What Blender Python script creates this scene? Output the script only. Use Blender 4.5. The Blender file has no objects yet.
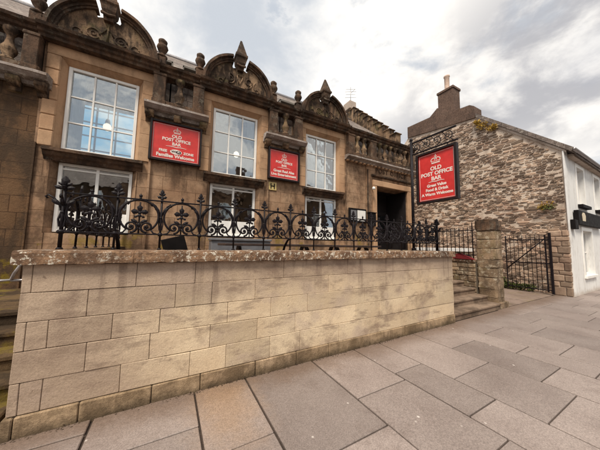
import bpy, math, random
from mathutils import Vector, Matrix, noise as mnoise
random.seed(7)
S = bpy.context.scene
COL = S.collection
R = math.radians

# ------------------------------------------------------------------ camera
cd = bpy.data.cameras.new('camera'); cam = bpy.data.objects.new('camera', cd); COL.objects.link(cam)
cd.sensor_width = 36; cd.lens = 233.0 / 600 * 36; cd.clip_start = .05; cd.clip_end = 3000
f_ = 233.0; s_ = .016; h_ = 20.2
u = Vector((s_, -1, h_ / f_)).normalized()
a = Vector((422, h_ + s_ * 422, f_)).normalized()
b = u.cross(a); b = b if b.z > 0 else -b
# camera axes (right, down, forward) written in world axes (along the wall, into the building, up)
right = Vector((a.x, b.x, u.x)); down = Vector((a.y, b.y, u.y)); fwd = Vector((a.z, b.z, u.z))
m = Matrix.Identity(4)
for i in range(3):
    m[i][0] = right[i]; m[i][1] = -down[i]; m[i][2] = -fwd[i]
m.translation = (0, -2.8, 1.55)
cam.matrix_world = m
S.camera = cam

# ------------------------------------------------------------------ render look
S.view_settings.view_transform = 'Standard'; S.view_settings.look = 'None'
S.view_settings.exposure = 0.86; S.view_settings.gamma = 1; S.view_settings.use_curve_mapping = False

# ------------------------------------------------------------------ node helpers
class NT:
    def __init__(s, tree): s.t = tree; s.n = tree.nodes; s.l = tree.links
    def new(s, typ, **k):
        n = s.n.new(typ)
        for a_, v in k.items(): setattr(n, a_, v)
        return n
    def put(s, sock, v):
        if isinstance(v, bpy.types.NodeSocket): s.l.new(v, sock)
        elif isinstance(v, (tuple, list)) and len(v) == 3 and sock.type == 'RGBA': sock.default_value = (*v, 1)
        else: sock.default_value = v
    def math(s, op, a_, b_=0.0, c_=None, clamp=False):
        n = s.new('ShaderNodeMath', operation=op, use_clamp=clamp)
        s.put(n.inputs[0], a_); s.put(n.inputs[1], b_)
        if c_ is not None: s.put(n.inputs[2], c_)
        return n.outputs[0]
    def vmul(s, v, k):
        n = s.new('ShaderNodeVectorMath', operation='MULTIPLY'); s.put(n.inputs[0], v); n.inputs[1].default_value = k
        return n.outputs[0]
    def vadd(s, v, k):
        n = s.new('ShaderNodeVectorMath', operation='ADD'); s.put(n.inputs[0], v); s.put(n.inputs[1], k)
        return n.outputs[0]
    def noise(s, vec, scale, detail=4, rough=.55, dist=0, color=False):
        n = s.new('ShaderNodeTexNoise'); s.put(n.inputs['Vector'], vec)
        n.inputs['Scale'].default_value = scale; n.inputs['Detail'].default_value = detail
        n.inputs['Roughness'].default_value = rough; n.inputs['Distortion'].default_value = dist
        return n.outputs['Color' if color else 'Fac']
    def step(s, v, lo, hi, o0=0.0, o1=1.0):
        n = s.new('ShaderNodeMapRange'); n.interpolation_type = 'SMOOTHSTEP'
        s.put(n.inputs[0], v); n.inputs[1].default_value = lo; n.inputs[2].default_value = hi
        n.inputs[3].default_value = o0; n.inputs[4].default_value = o1
        return n.outputs[0]
    def mix(s, fac, a_, b_, mode='MIX'):
        n = s.new('ShaderNodeMix', data_type='RGBA', blend_type=mode)
        s.put(n.inputs[0], fac); s.put(n.inputs[6], a_); s.put(n.inputs[7], b_)
        return n.outputs[2]
    def gray(s, v):
        n = s.new('ShaderNodeCombineColor')
        for i in range(3): s.put(n.inputs[i], v)
        return n.outputs[0]
    def bump(s, h, strength, dist=.01, normal=None):
        n = s.new('ShaderNodeBump'); s.put(n.inputs['Height'], h)
        n.inputs['Strength'].default_value = strength; n.inputs['Distance'].default_value = dist
        if normal is not None: s.l.new(normal, n.inputs['Normal'])
        return n.outputs[0]

def new_mat(name):
    mt = bpy.data.materials.new(name); mt.use_nodes = True
    nt = NT(mt.node_tree)
    return mt, nt, mt.node_tree.nodes['Principled BSDF']

def plain(name, col, rough=.5, metal=0, var=.15, scale=8, bump=0.0, spec=.5, bscale=60):
    mt, nt, p = new_mat(name)
    pos = nt.new('ShaderNodeNewGeometry').outputs['Position']
    n = nt.noise(pos, scale, 5, .6)
    k = nt.step(n, .25, .75, 1 - var, 1 + var)
    nt.put(p.inputs['Base Color'], nt.mix(1.0, col, nt.gray(k), 'MULTIPLY'))
    nt.put(p.inputs['Roughness'], nt.step(n, .3, .7, rough * .85, min(1, rough * 1.15)))
    p.inputs['Metallic'].default_value = metal
    p.inputs['Specular IOR Level'].default_value = spec
    if bump: nt.l.new(nt.bump(nt.noise(pos, bscale, 5, .6), bump, .006), p.inputs['Normal'])
    return mt

def glow(name, col, strength):
    mt, nt, p = new_mat(name)
    p.inputs['Base Color'].default_value = (*col, 1)
    p.inputs['Emission Color'].default_value = (*col, 1)
    p.inputs['Emission Strength'].default_value = strength
    return mt

def stone(name, base, alt, dark, stain=.6, stain_lo=.48, stain_hi=.66, sscale=(2.2, 2.2, .9), lichen=0, lichcol=(.62, .58, .5),
          moss=0, mosscol=(.16, .13, .02), mossz=None, zgrime=None, brick=None, bump=.5, tonevar=0.0, grain=.25, rough=.9, pale=None, lscale=9, wallwear=False):
    mt, nt, p = new_mat(name)
    pos = nt.new('ShaderNodeNewGeometry').outputs['Position']
    sep = nt.new('ShaderNodeSeparateXYZ'); nt.l.new(pos, sep.inputs[0])
    col = nt.mix(nt.step(nt.noise(pos, 1.3, 5, .6), .35, .65), base, alt)
    h = nt.noise(pos, 26, 8, .7)
    if brick:
        w_, h2, var = brick
        cmb = nt.new('ShaderNodeCombineXYZ')
        wob = nt.math('MULTIPLY', nt.math('SUBTRACT', nt.noise(pos, 3, 3), .5), .012)
        nt.put(cmb.inputs[0], nt.math('ADD', nt.math('ADD', sep.outputs[0], sep.outputs[1]), wob))
        nt.put(cmb.inputs[1], nt.math('ADD', sep.outputs[2], wob))
        bt = nt.new('ShaderNodeTexBrick'); nt.l.new(cmb.outputs[0], bt.inputs['Vector'])
        bt.inputs['Scale'].default_value = 1; bt.inputs['Brick Width'].default_value = w_; bt.inputs['Row Height'].default_value = h2
        bt.inputs['Mortar Size'].default_value = .006; bt.inputs['Mortar Smooth'].default_value = .25; bt.inputs['Bias'].default_value = 0
        bt.offset = .43; bt.squash = .75; bt.squash_frequency = 3
        bt.inputs['Color1'].default_value = (1 - var,) * 3 + (1,); bt.inputs['Color2'].default_value = (1 + var, 1 + var * .9, 1 + var * .8, 1)
        bt.inputs['Mortar'].default_value = (.5, .45, .42, 1)
        col = nt.mix(1.0, col, bt.outputs['Color'], 'MULTIPLY')
        h = nt.math('SUBTRACT', h, nt.math('MULTIPLY', bt.outputs['Fac'], 1.1))
    if tonevar:
        at = nt.new('ShaderNodeAttribute', attribute_name='tone')
        col = nt.mix(1.0, col, nt.gray(nt.math('MULTIPLY_ADD', at.outputs['Fac'], tonevar * 2, 1 - tonevar)), 'MULTIPLY')
    if pale:
        col = nt.mix(nt.step(nt.noise(nt.vadd(pos, (7.3, 1.1, 3.7)), 1.7, 4, .6), .5, .68, 0, pale[3]), col, pale[:3])
    if wallwear:      # pinkish-grey weathering: heavy at the wall's left end and in the two courses under the coping
        wz = nt.math('ADD', sep.outputs[2], nt.math('MULTIPLY', nt.math('SUBTRACT', nt.noise(nt.vmul(pos, (1.3, 1.3, 1.3)), 1, 6, .65), .5), 1.2))
        wx = nt.math('ADD', sep.outputs[0], nt.math('MULTIPLY', nt.math('SUBTRACT', nt.noise(pos, 1.5, 6, .65), .5), 1.6))
        wear = nt.math('MAXIMUM', nt.step(wz, .75, 1.25, 0, .75), nt.step(wx, -.75, .45, .7, 0))
        col = nt.mix(wear, col, (.36, .265, .205))
        rn = nt.step(nt.noise(nt.vmul(pos, (7, 7, .55)), 1, 5, .6), .52, .66, 0, .85)
        rn = nt.math('MULTIPLY', rn, nt.step(wz, .75, 1.4, .05, 1))
        col = nt.mix(rn, col, (.20, .14, .105))
        wst = nt.step(nt.noise(nt.vmul(nt.vadd(pos, (5, 2, 8)), (1.6, 1.6, 6)), 1, 6, .7), .53, .64, 0, .7)
        col = nt.mix(wst, col, (.33, .245, .18))
        pit = nt.step(nt.noise(nt.vadd(pos, (1, 7, 3)), 19, 3, .6), .66, .74, 0, .55)
        col = nt.mix(pit, col, (.17, .115, .08)); h = nt.math('SUBTRACT', h, nt.math('MULTIPLY', pit, .9))
    st = nt.noise(nt.vmul(pos, sscale), 1.0, 7, .68, .4)
    st2 = nt.noise(nt.vadd(pos, (3.1, 9.2, 5.5)), 5.0, 6, .7)
    sm = nt.math('MULTIPLY', nt.step(nt.math('MULTIPLY_ADD', st2, .35, nt.math('MULTIPLY', st, .68)), stain_lo, stain_hi), stain)
    col = nt.mix(sm, col, dark)
    if zgrime:
        z0, z1, gc, amt = zgrime
        zz = nt.math('ADD', sep.outputs[2], nt.math('MULTIPLY', nt.math('SUBTRACT', nt.noise(pos, 5, 6, .7), .5), .28))
        col = nt.mix(nt.step(zz, z0, z1, amt, 0), col, gc)
    if moss:
        mm = nt.step(nt.noise(nt.vadd(pos, (11, 4, 2)), 2.4, 6, .7), .52, .62, 0, moss)
        if mossz: mm = nt.math('MULTIPLY', mm, nt.step(sep.outputs[2], mossz[0], mossz[1], 1, 0))
        col = nt.mix(mm, col, mosscol)
    if lichen:
        lm = nt.math('MULTIPLY', nt.step(nt.noise(pos, lscale, 7, .75), .53, .58), nt.step(nt.noise(pos, 1.9, 3), .36, .55))
        col = nt.mix(nt.math('MULTIPLY', lm, lichen), col, lichcol)
    g = nt.noise(pos, 75, 4, .7)
    col = nt.mix(1.0, col, nt.gray(nt.step(g, .25, .75, 1 - grain, 1 + grain)), 'MULTIPLY')
    nt.put(p.inputs['Base Color'], col)
    p.inputs['Roughness'].default_value = rough; p.inputs['Specular IOR Level'].default_value = .25
    if bump: nt.l.new(nt.bump(nt.math('ADD', h, nt.math('MULTIPLY', g, .35)), bump, .012), p.inputs['Normal'])
    return mt

# ------------------------------------------------------------------ sky and sun
W = bpy.data.worlds.new('World'); S.world = W; W.use_nodes = True
wn = NT(W.node_tree); wn.n.clear()
out = wn.new('ShaderNodeOutputWorld'); bg = wn.new('ShaderNodeBackground')
sky = wn.new('ShaderNodeTexSky', sky_type='NISHITA'); sky.sun_disc = False
SUN_EL, SUN_AZ = R(57), R(228)                      # azimuth clockwise from +y
sky.sun_elevation = SUN_EL; sky.sun_rotation = SUN_AZ
tc = wn.new('ShaderNodeTexCoord').outputs['Generated']
sp = wn.new('ShaderNodeSeparateXYZ'); wn.l.new(tc, sp.inputs[0])
den = wn.math('ADD', wn.math('MAXIMUM', sp.outputs[2], 0.0), .28)
cx = wn.new('ShaderNodeCombineXYZ')
wn.put(cx.inputs[0], wn.math('DIVIDE', sp.outputs[0], den)); wn.put(cx.inputs[1], wn.math('DIVIDE', sp.outputs[1], den))
cv = wn.vmul(tc, (1.15, 1.15, 2.1))
n1 = wn.noise(wn.vadd(cv, (2.3, .6, 0)), 2.3, 9, .58, .25)
n2 = wn.noise(wn.vadd(cv, (5.7, 3.1, 1.3)), 3.1, 9, .58, .2)
# broken cloud: cream lit tops, blue-grey bellies, a heavier grey bank towards the street's far end (+x)
def patch(d, r0, r1):
    n = wn.new('ShaderNodeVectorMath', operation='DISTANCE'); wn.l.new(tc, n.inputs[0]); n.inputs[1].default_value = Vector(d).normalized()
    return wn.step(wn.math('ADD', n.outputs['Value'], wn.math('MULTIPLY', wn.math('SUBTRACT', n1, .5), .9)), r0, r1, 1, 0)
belly = wn.math('MAXIMUM', wn.step(n1, .44, .58), wn.math('MULTIPLY', patch((.16, .69, .72), .02, .38), .95))
cl = wn.mix(belly, (.70, .67, .625), (.34, .365, .40))
bank = wn.math('MULTIPLY', wn.step(sp.outputs[0], .55, .82), wn.step(n2, .40, .60, .25, .95))
bank = wn.math('MULTIPLY', bank, wn.step(sp.outputs[2], .16, .40))
cl = wn.mix(bank, cl, (.285, .282, .295))
skyc = wn.mix(1.0, sky.outputs[0], (.075, .075, .075), 'MULTIPLY')
tot = wn.mix(wn.step(wn.noise(wn.vadd(cv, (9.1, 2.2, 0)), 1.6, 5, .5), .56, .72, .97, .80), skyc, cl)
wn.l.new(tot, bg.inputs[0]); bg.inputs[1].default_value = 1.0
wn.l.new(bg.outputs[0], out.inputs[0])

sd = bpy.data.lights.new('sun', 'SUN'); sd.energy = 2.3; sd.angle = R(14); sd.color = (1, .91, .78)
so = bpy.data.objects.new('sun', sd); COL.objects.link(so)
dirv = Vector((math.sin(SUN_AZ) * math.cos(SUN_EL), math.cos(SUN_AZ) * math.cos(SUN_EL), math.sin(SUN_EL)))
so.rotation_euler = dirv.to_track_quat('Z', 'Y').to_euler()

# ------------------------------------------------------------------ mesh builder
class MB:
    def __init__(s): s.v = []; s.f = []; s.t = []; s.sm = []
    def add(s, vs, fs, tone=.5, smooth=False):
        o = len(s.v); s.v += [tuple(p) for p in vs]
        for q in fs: s.f.append(tuple(i + o for i in q)); s.t.append(tone); s.sm.append(smooth)
        return s
    def box(s, x0, x1, y0, y1, z0, z1, bev=0.0, tone=.5, M=None):
        if x0 > x1: x0, x1 = x1, x0
        if y0 > y1: y0, y1 = y1, y0
        if z0 > z1: z0, z1 = z1, z0
        if bev <= 0:
            vs = [Vector((x, y, z)) for x in (x0, x1) for y in (y0, y1) for z in (z0, z1)]
            fs = [(0, 1, 3, 2), (4, 6, 7, 5), (0, 4, 5, 1), (2, 3, 7, 6), (0, 2, 6, 4), (1, 5, 7, 3)]
        else:
            bev = min(bev, (x1 - x0) * .45, (y1 - y0) * .45, (z1 - z0) * .45)
            idx = {}; vs = []
            for i, x in enumerate((x0, x1)):
                for j, y in enumerate((y0, y1)):
                    for k, z in enumerate((z0, z1)):
                        sx, sy, sz = (1 - 2 * i) * bev, (1 - 2 * j) * bev, (1 - 2 * k) * bev
                        for ax, p in enumerate(((x, y + sy, z + sz), (x + sx, y, z + sz), (x + sx, y + sy, z))):
                            idx[i, j, k, ax] = len(vs); vs.append(Vector(p))
            g = lambda *q: idx[q]
            fs = []
            for i in (0, 1):
                fs.append((g(i,0,0,0), g(i,0,1,0), g(i,1,1,0), g(i,1,0,0)) if i == 0 else (g(i,0,0,0), g(i,1,0,0), g(i,1,1,0), g(i,0,1,0)))
                fs.append((g(0,i,0,1), g(1,i,0,1), g(1,i,1,1), g(0,i,1,1)) if i == 0 else (g(0,i,0,1), g(0,i,1,1), g(1,i,1,1), g(1,i,0,1)))
                fs.append((g(0,0,i,2), g(0,1,i,2), g(1,1,i,2), g(1,0,i,2)) if i == 0 else (g(0,0,i,2), g(1,0,i,2), g(1,1,i,2), g(0,1,i,2)))
            for i in (0, 1):
                for j in (0, 1):
                    q = (g(i,j,0,0), g(i,j,0,1), g(i,j,1,1), g(i,j,1,0)); fs.append(q if (i ^ j) == 0 else q[::-1])
                    q = (g(i,0,j,0), g(i,0,j,2), g(i,1,j,2), g(i,1,j,0)); fs.append(q if (i ^ j) == 1 else q[::-1])
                    q = (g(0,i,j,1), g(0,i,j,2), g(1,i,j,2), g(1,i,j,1)); fs.append(q if (i ^ j) == 0 else q[::-1])
                    for k in (0, 1):
                        q = (g(i,j,k,0), g(i,j,k,2), g(i,j,k,1)); fs.append(q if (i ^ j ^ k) == 0 else q[::-1])
        if M is not None: vs = [M @ p for p in vs]
        return s.add(vs, fs, tone)
    def prism(s, poly, lo, hi, axis='y', tone=.5, smooth=False):
        n = len(poly)
        def P(p, d): return (p[0], d, p[1]) if axis == 'y' else ((d, p[0], p[1]) if axis == 'x' else (p[0], p[1], d))
        vs = [P(p, lo) for p in poly] + [P(p, hi) for p in poly]
        s.add(vs, [tuple(range(n))[::-1], tuple(range(n, 2 * n))], tone)
        o = len(s.v) - 2 * n
        for i in range(n):
            j = (i + 1) % n; s.f.append((o + i, o + j, o + n + j, o + n + i)); s.t.append(tone); s.sm.append(smooth)
        return s
    def strip(s, A, B, lo, hi, axis='y', tone=.5):      # a band between two polylines, given thickness
        for i in range(len(A) - 1):
            s.prism([A[i], A[i + 1], B[i + 1], B[i]], lo, hi, axis, tone)
        return s
    def tube(s, pts, r, n=6, cap=True, flat=1.0, tone=.5):
        pts = [Vector(p) for p in pts]; rings = []
        up = Vector((0, 1, 0)) if abs((pts[-1] - pts[0]).normalized().y) < .8 else Vector((0, 0, 1))
        for i, p in enumerate(pts):
            d = (pts[min(i + 1, len(pts) - 1)] - pts[max(i - 1, 0)]).normalized()
            e1 = d.cross(up)
            if e1.length < 1e-4: e1 = d.orthogonal()
            e1.normalize(); e2 = d.cross(e1).normalized()
            rr = r[i] if isinstance(r, (list, tuple)) else r
            rings.append([p + e1 * rr * math.cos(2 * math.pi * k / n) + e2 * rr * flat * math.sin(2 * math.pi * k / n) for k in range(n)])
        vs = [q for ring in rings for q in ring]; fs = []
        for i in range(len(rings) - 1):
            for k in range(n):
                k2 = (k + 1) % n; fs.append((i * n + k, i * n + k2, (i + 1) * n + k2, (i + 1) * n + k))
        if cap: fs += [tuple(range(n))[::-1], tuple(range((len(rings) - 1) * n, len(rings) * n))]
        return s.add(vs, fs, tone, n > 5)
    def lathe(s, prof, c=(0, 0, 0), n=12, sq=False, rot=0):
        if sq: n = 4; rot = math.pi / 4
        vs = []; fs = []
        for r, z in prof:
            k_ = r * (math.sqrt(2) if sq else 1)
            for k in range(n):
                t = rot + 2 * math.pi * k / n; vs.append((c[0] + k_ * math.cos(t), c[1] + k_ * math.sin(t), c[2] + z))
        for i in range(len(prof) - 1):
            for k in range(n):
                k2 = (k + 1) % n; fs.append((i * n + k, i * n + k2, (i + 1) * n + k2, (i + 1) * n + k))
        fs += [tuple(range(n))[::-1], tuple(range((len(prof) - 1) * n, len(prof) * n))]
        return s.add(vs, fs, .5, not sq)
    def blob(s, c, r, n=8, m_=5, smooth=True):
        pr = []
        vs = []; fs = []
        for i in range(m_ + 1):
            ph = math.pi * (i + .001) / (m_ + .002) - math.pi / 2
            for k in range(n):
                t = 2 * math.pi * k / n
                vs.append((c[0] + r[0] * math.cos(ph) * math.cos(t), c[1] + r[1] * math.cos(ph) * math.sin(t), c[2] + r[2] * math.sin(ph)))
        for i in range(m_):
            for k in range(n):
                k2 = (k + 1) % n; fs.append((i * n + k, i * n + k2, (i + 1) * n + k2, (i + 1) * n + k))
        return s.add(vs, fs, .5, smooth)
    def jitter(s, amp, sc=3.0, seed=0, amp2=0):
        nv = []
        for p in s.v:
            q = Vector(p); d = mnoise.noise_vector(q * sc + Vector((seed, 0, 0))) * amp
            if amp2: d += mnoise.noise_vector(q * sc * 6 + Vector((seed, 5, 0))) * amp2
            nv.append(tuple(q + d))
        s.v = nv; return s
    def build(s, name, mat, parent=None, loc=None):
        me = bpy.data.meshes.new(name); me.from_pydata(s.v, [], s.f)
        import bmesh
        bm = bmesh.new(); bm.from_mesh(me)
        bmesh.ops.recalc_face_normals(bm, faces=bm.faces); bm.to_mesh(me); bm.free()
        at = me.attributes.new('tone', 'FLOAT', 'FACE'); at.data.foreach_set('value', s.t)
        me.polygons.foreach_set('use_smooth', s.sm)
        me.materials.append(mat)
        o = bpy.data.objects.new(name, me); COL.objects.link(o)
        if parent: o.parent = parent
        if loc: o.location = loc
        return o

def thing(name, label, cat, group=None, loc=(0, 0, 0), rz=0):
    o = bpy.data.objects.new(name, None); COL.objects.link(o); o.location = loc; o.rotation_euler = (0, 0, rz)
    o.empty_display_size = .1
    return tag(o, label, cat, group)
def tag(o, label, cat, group=None):
    o['label'] = label; o['category'] = cat
    if group: o['group'] = group
    return o
def struct(o, kind='structure'): o['kind'] = kind; return o
def clone(o, parent=None, loc=None):
    c = o.copy(); COL.objects.link(c); c.parent = parent
    if loc is not None: c.location = loc
    for ch in list(o.children): clone(ch, c)
    return c

def text_mesh(body, size, extr=.004, bold=0.0, align='CENTER', spacing=1.0):
    cu = bpy.data.curves.new('t', 'FONT'); cu.body = body; cu.size = size; cu.extrude = extr; cu.offset = bold
    cu.align_x = align; cu.align_y = 'CENTER'; cu.space_character = spacing; cu.resolution_u = 3
    ob = bpy.data.objects.new('t', cu); COL.objects.link(ob)
    dg = bpy.context.evaluated_depsgraph_get(); dg.update()
    me = bpy.data.meshes.new_from_object(ob.evaluated_get(dg))
    vs = [v.co.copy() for v in me.vertices]; fs = [tuple(p.vertices) for p in me.polygons]
    bpy.data.objects.remove(ob); bpy.data.curves.remove(cu); bpy.data.meshes.remove(me)
    return vs, fs

# ------------------------------------------------------------------ materials
M = {}
M['wallblock'] = stone('pale_ashlar', (.60, .465, .315), (.68, .55, .385), (.23, .16, .12), stain=.75, stain_lo=.50, stain_hi=.67, sscale=(1.1, 1.1, 2.2),
                       tonevar=.16, bump=.5, grain=.14, pale=(.44, .34, .28, .6), wallwear=True)
M['wallbase'] = stone('base_ashlar', (.40, .285, .175), (.48, .35, .23), (.12, .08, .045), stain=.8, stain_lo=.42, stain_hi=.6, tonevar=.15, bump=.8, grain=.2, moss=.1, mosscol=(.12, .09, .035),
                      zgrime=(-.02, .12, (.07, .05, .03), .85))
M['coping'] = stone('lichened_coping', (.25, .145, .085), (.34, .21, .125), (.08, .045, .03), stain=.75, stain_lo=.42, stain_hi=.6, sscale=(6, 6, 6), lichen=.95, lichcol=(.66, .6, .5), lscale=19, bump=1.2, grain=.3)
M['mortar'] = plain('wall_joint_mortar', (.11, .085, .06), .95)
M['sandstone'] = stone('weathered_sandstone', (.31, .185, .11), (.41, .27, .17), (.095, .056, .034), stain=.88, stain_lo=.43, stain_hi=.62, brick=(.62, .30, .07), bump=.4, grain=.14,
                       moss=.55, mosscol=(.25, .17, .015), mossz=(1.5, 2.3))
M['orange'] = stone('orange_dressed_stone', (.44, .26, .15), (.49, .315, .19), (.20, .12, .07), stain=.7, stain_lo=.45, stain_hi=.68, bump=.35, grain=.10)
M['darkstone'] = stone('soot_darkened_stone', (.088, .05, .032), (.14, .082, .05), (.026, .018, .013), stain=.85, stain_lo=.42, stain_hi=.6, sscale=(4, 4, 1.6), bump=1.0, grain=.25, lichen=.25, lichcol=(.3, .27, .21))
M['carved'] = stone('carved_tympanum_stone', (.18, .11, .066), (.31, .205, .125), (.032, .021, .015), stain=.95, stain_lo=.42, stain_hi=.58, sscale=(5, 5, 1.4), bump=1.2, grain=.22, moss=.25, mosscol=(.2, .17, .06))
M['ledge'] = stone('lichened_ledge_stone', (.27, .21, .17), (.38, .33, .30), (.08, .055, .04), stain=.6, lichen=.7, lichcol=(.6, .55, .5), bump=.9, grain=.25)
M['darkwing'] = stone('damp_brown_ashlar', (.125, .068, .034), (.17, .097, .05), (.05, .032, .02), stain=.85, stain_lo=.42, stain_hi=.6, brick=(.58, .29, .14), bump=.8, grain=.18,
                      moss=.85, mosscol=(.19, .13, .012), mossz=(1.2, 2.4))
M['slate'] = stone('roof_slate', (.17, .14, .125), (.22, .18, .16), (.09, .07, .06), stain=.5, brick=(.26, .17, .22), bump=1.0, grain=.15, lichen=.4)
M['rubmortar'] = stone('lime_mortar', (.60, .48, .385), (.70, .585, .48), (.28, .195, .14), stain=.65, bump=2.0, grain=.22)
M['rubble'] = stone('rubble_stone', (.27, .175, .125), (.40, .29, .21), (.07, .048, .036), stain=.5, stain_lo=.45, stain_hi=.7, tonevar=.62, bump=1.0, grain=.22)
M['pillar'] = stone('mossy_pillar_stone', (.27, .185, .115), (.35, .25, .165), (.08, .055, .036), stain=.8, stain_lo=.42, stain_hi=.62, tonevar=.22, bump=1.4, grain=.25, lichen=.5, lichcol=(.55, .48, .36), moss=.3, mosscol=(.13, .1, .03))
M['step'] = stone('worn_step_stone', (.19, .13, .09), (.25, .18, .13), (.07, .048, .033), stain=.7, stain_lo=.44, stain_hi=.62, sscale=(3, 3, 3), bump=.6, grain=.15)
M['dampstep'] = stone('damp_step_stone', (.10, .06, .03), (.135, .085, .043), (.03, .02, .012), stain=.8, stain_lo=.42, stain_hi=.6, sscale=(3, 3, 3), bump=.8, grain=.2, moss=.6, mosscol=(.18, .13, .015))
M['iron'] = plain('black_painted_iron', (.009, .006, .008), .5, 0, .4, 30, .35, .22, 90)
M['white'] = plain('white_window_paint', (.82, .80, .76), .45, 0, .06, 6, .1)
M['whitewall'] = stone('white_render', (.74, .73, .71), (.78, .77, .75), (.44, .40, .36), stain=.6, stain_lo=.50, stain_hi=.68, sscale=(5, 5, .7), bump=.4, grain=.04, zgrime=(-.05, .22, (.42, .34, .27), .8))
M['red'] = plain('red_sign_board', (.58, .030, .026), .4, 0, .16, 5)
M['signframe'] = plain('black_sign_frame', (.014, .008, .008), .5, 0, .3, 12, 0, .25)
M['letter'] = plain('cream_sign_lettering', (.78, .68, .62), .5, 0, .03)
M['paper'] = plain('white_paper', (.78, .76, .72), .6, 0, .05)
M['cream'] = plain('cream_emblem_paint', (.6, .5, .34), .5, 0, .1)
M['yellow'] = plain('yellow_enamel_plate', (.66, .50, .20), .4, 0, .1, 20)
M['blackpaint'] = plain('black_gloss_paint', (.010, .008, .008), .7, 0, .3, 8, 0, .1)
M['door'] = plain('dark_door_recess_paint', (.012, .008, .008), .6, 0, .3)
M['room'] = plain('room_plaster', (.18, .16, .14), .9)
M['curtain'] = plain('pale_curtain_cloth', (.55, .54, .52), .9, 0, .1, 3)
M['darkwood'] = plain('dark_stained_wood', (.045, .026, .02), .55, 0, .4, 14, .5)
M['grey'] = plain('grey_painted_wood', (.14, .14, .15), .5, 0, .15)
M['galv'] = plain('galvanised_steel', (.36, .34, .34), .4, .6, .2, 25)
M['redcloth'] = plain('red_canvas', (.15, .006, .01), .8, 0, .2, 6)
M['soil'] = plain('soil', (.07, .045, .028), 1, 0, .3)
M['terracotta'] = plain('pale_terracotta', (.52, .38, .30), .85, 0, .2, 12, .5)
M['brownbrick'] = stone('brown_chimney_brick', (.125, .08, .06), (.16, .105, .08), (.06, .042, .035), stain=.6, brick=(.22, .075, .15), bump=.9, grain=.15)
M['skew'] = stone('cement_verge', (.42, .34, .28), (.48, .40, .34), (.2, .14, .1), stain=.7, bump=.6)
M['lampglass'] = glow('lit_globe_glass', (1, .86, .66), 1.1)
def blue_glow():  # emission stands in for the blue reflected in the first upper window
    mt, nt, p = new_mat('added_blue_glow'); pos = nt.new('ShaderNodeNewGeometry').outputs['Position']
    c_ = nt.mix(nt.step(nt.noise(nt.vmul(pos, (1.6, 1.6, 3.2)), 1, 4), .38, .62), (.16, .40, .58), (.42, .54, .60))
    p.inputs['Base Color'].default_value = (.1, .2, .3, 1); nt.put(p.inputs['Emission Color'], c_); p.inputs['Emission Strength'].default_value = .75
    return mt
M['blueglow'] = blue_glow()

def glass():
    mt, nt, p = new_mat('window_glass'); nt.n.remove(p)
    o = nt.n['Material Output']; gl = nt.new('ShaderNodeBsdfGlossy'); tr = nt.new('ShaderNodeBsdfTransparent'); mx = nt.new('ShaderNodeMixShader')
    fr = nt.new('ShaderNodeFresnel'); fr.inputs[0].default_value = 1.6
    pos = nt.new('ShaderNodeNewGeometry').outputs['Position']
    bn = nt.bump(nt.noise(pos, 2.5, 2), .25, .02)
    gl.inputs['Roughness'].default_value = .02; gl.inputs['Color'].default_value = (.9, .92, .94, 1); nt.l.new(bn, gl.inputs['Normal'])
    tr.inputs[0].default_value = (.86, .9, .9, 1)
    nt.l.new(nt.math('ADD', fr.outputs[0], .22, clamp=True), mx.inputs[0]); nt.l.new(tr.outputs[0], mx.inputs[1]); nt.l.new(gl.outputs[0], mx.inputs[2])
    nt.l.new(mx.outputs[0], o.inputs[0])
    return mt
M['glass'] = glass()

def foliage_mat(name, c1, c2):
    mt, nt, p = new_mat(name)
    at = nt.new('ShaderNodeAttribute', attribute_name='tone')
    nt.put(p.inputs['Base Color'], nt.mix(at.outputs['Fac'], c1, c2)); p.inputs['Roughness'].default_value = .6
    return mt
M['leaf'] = foliage_mat('green_leaves', (.025, .04, .008), (.13, .15, .03))
M['yleaf'] = foliage_mat('yellow_flowering_weed', (.18, .11, .015), (.50, .30, .03))

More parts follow.
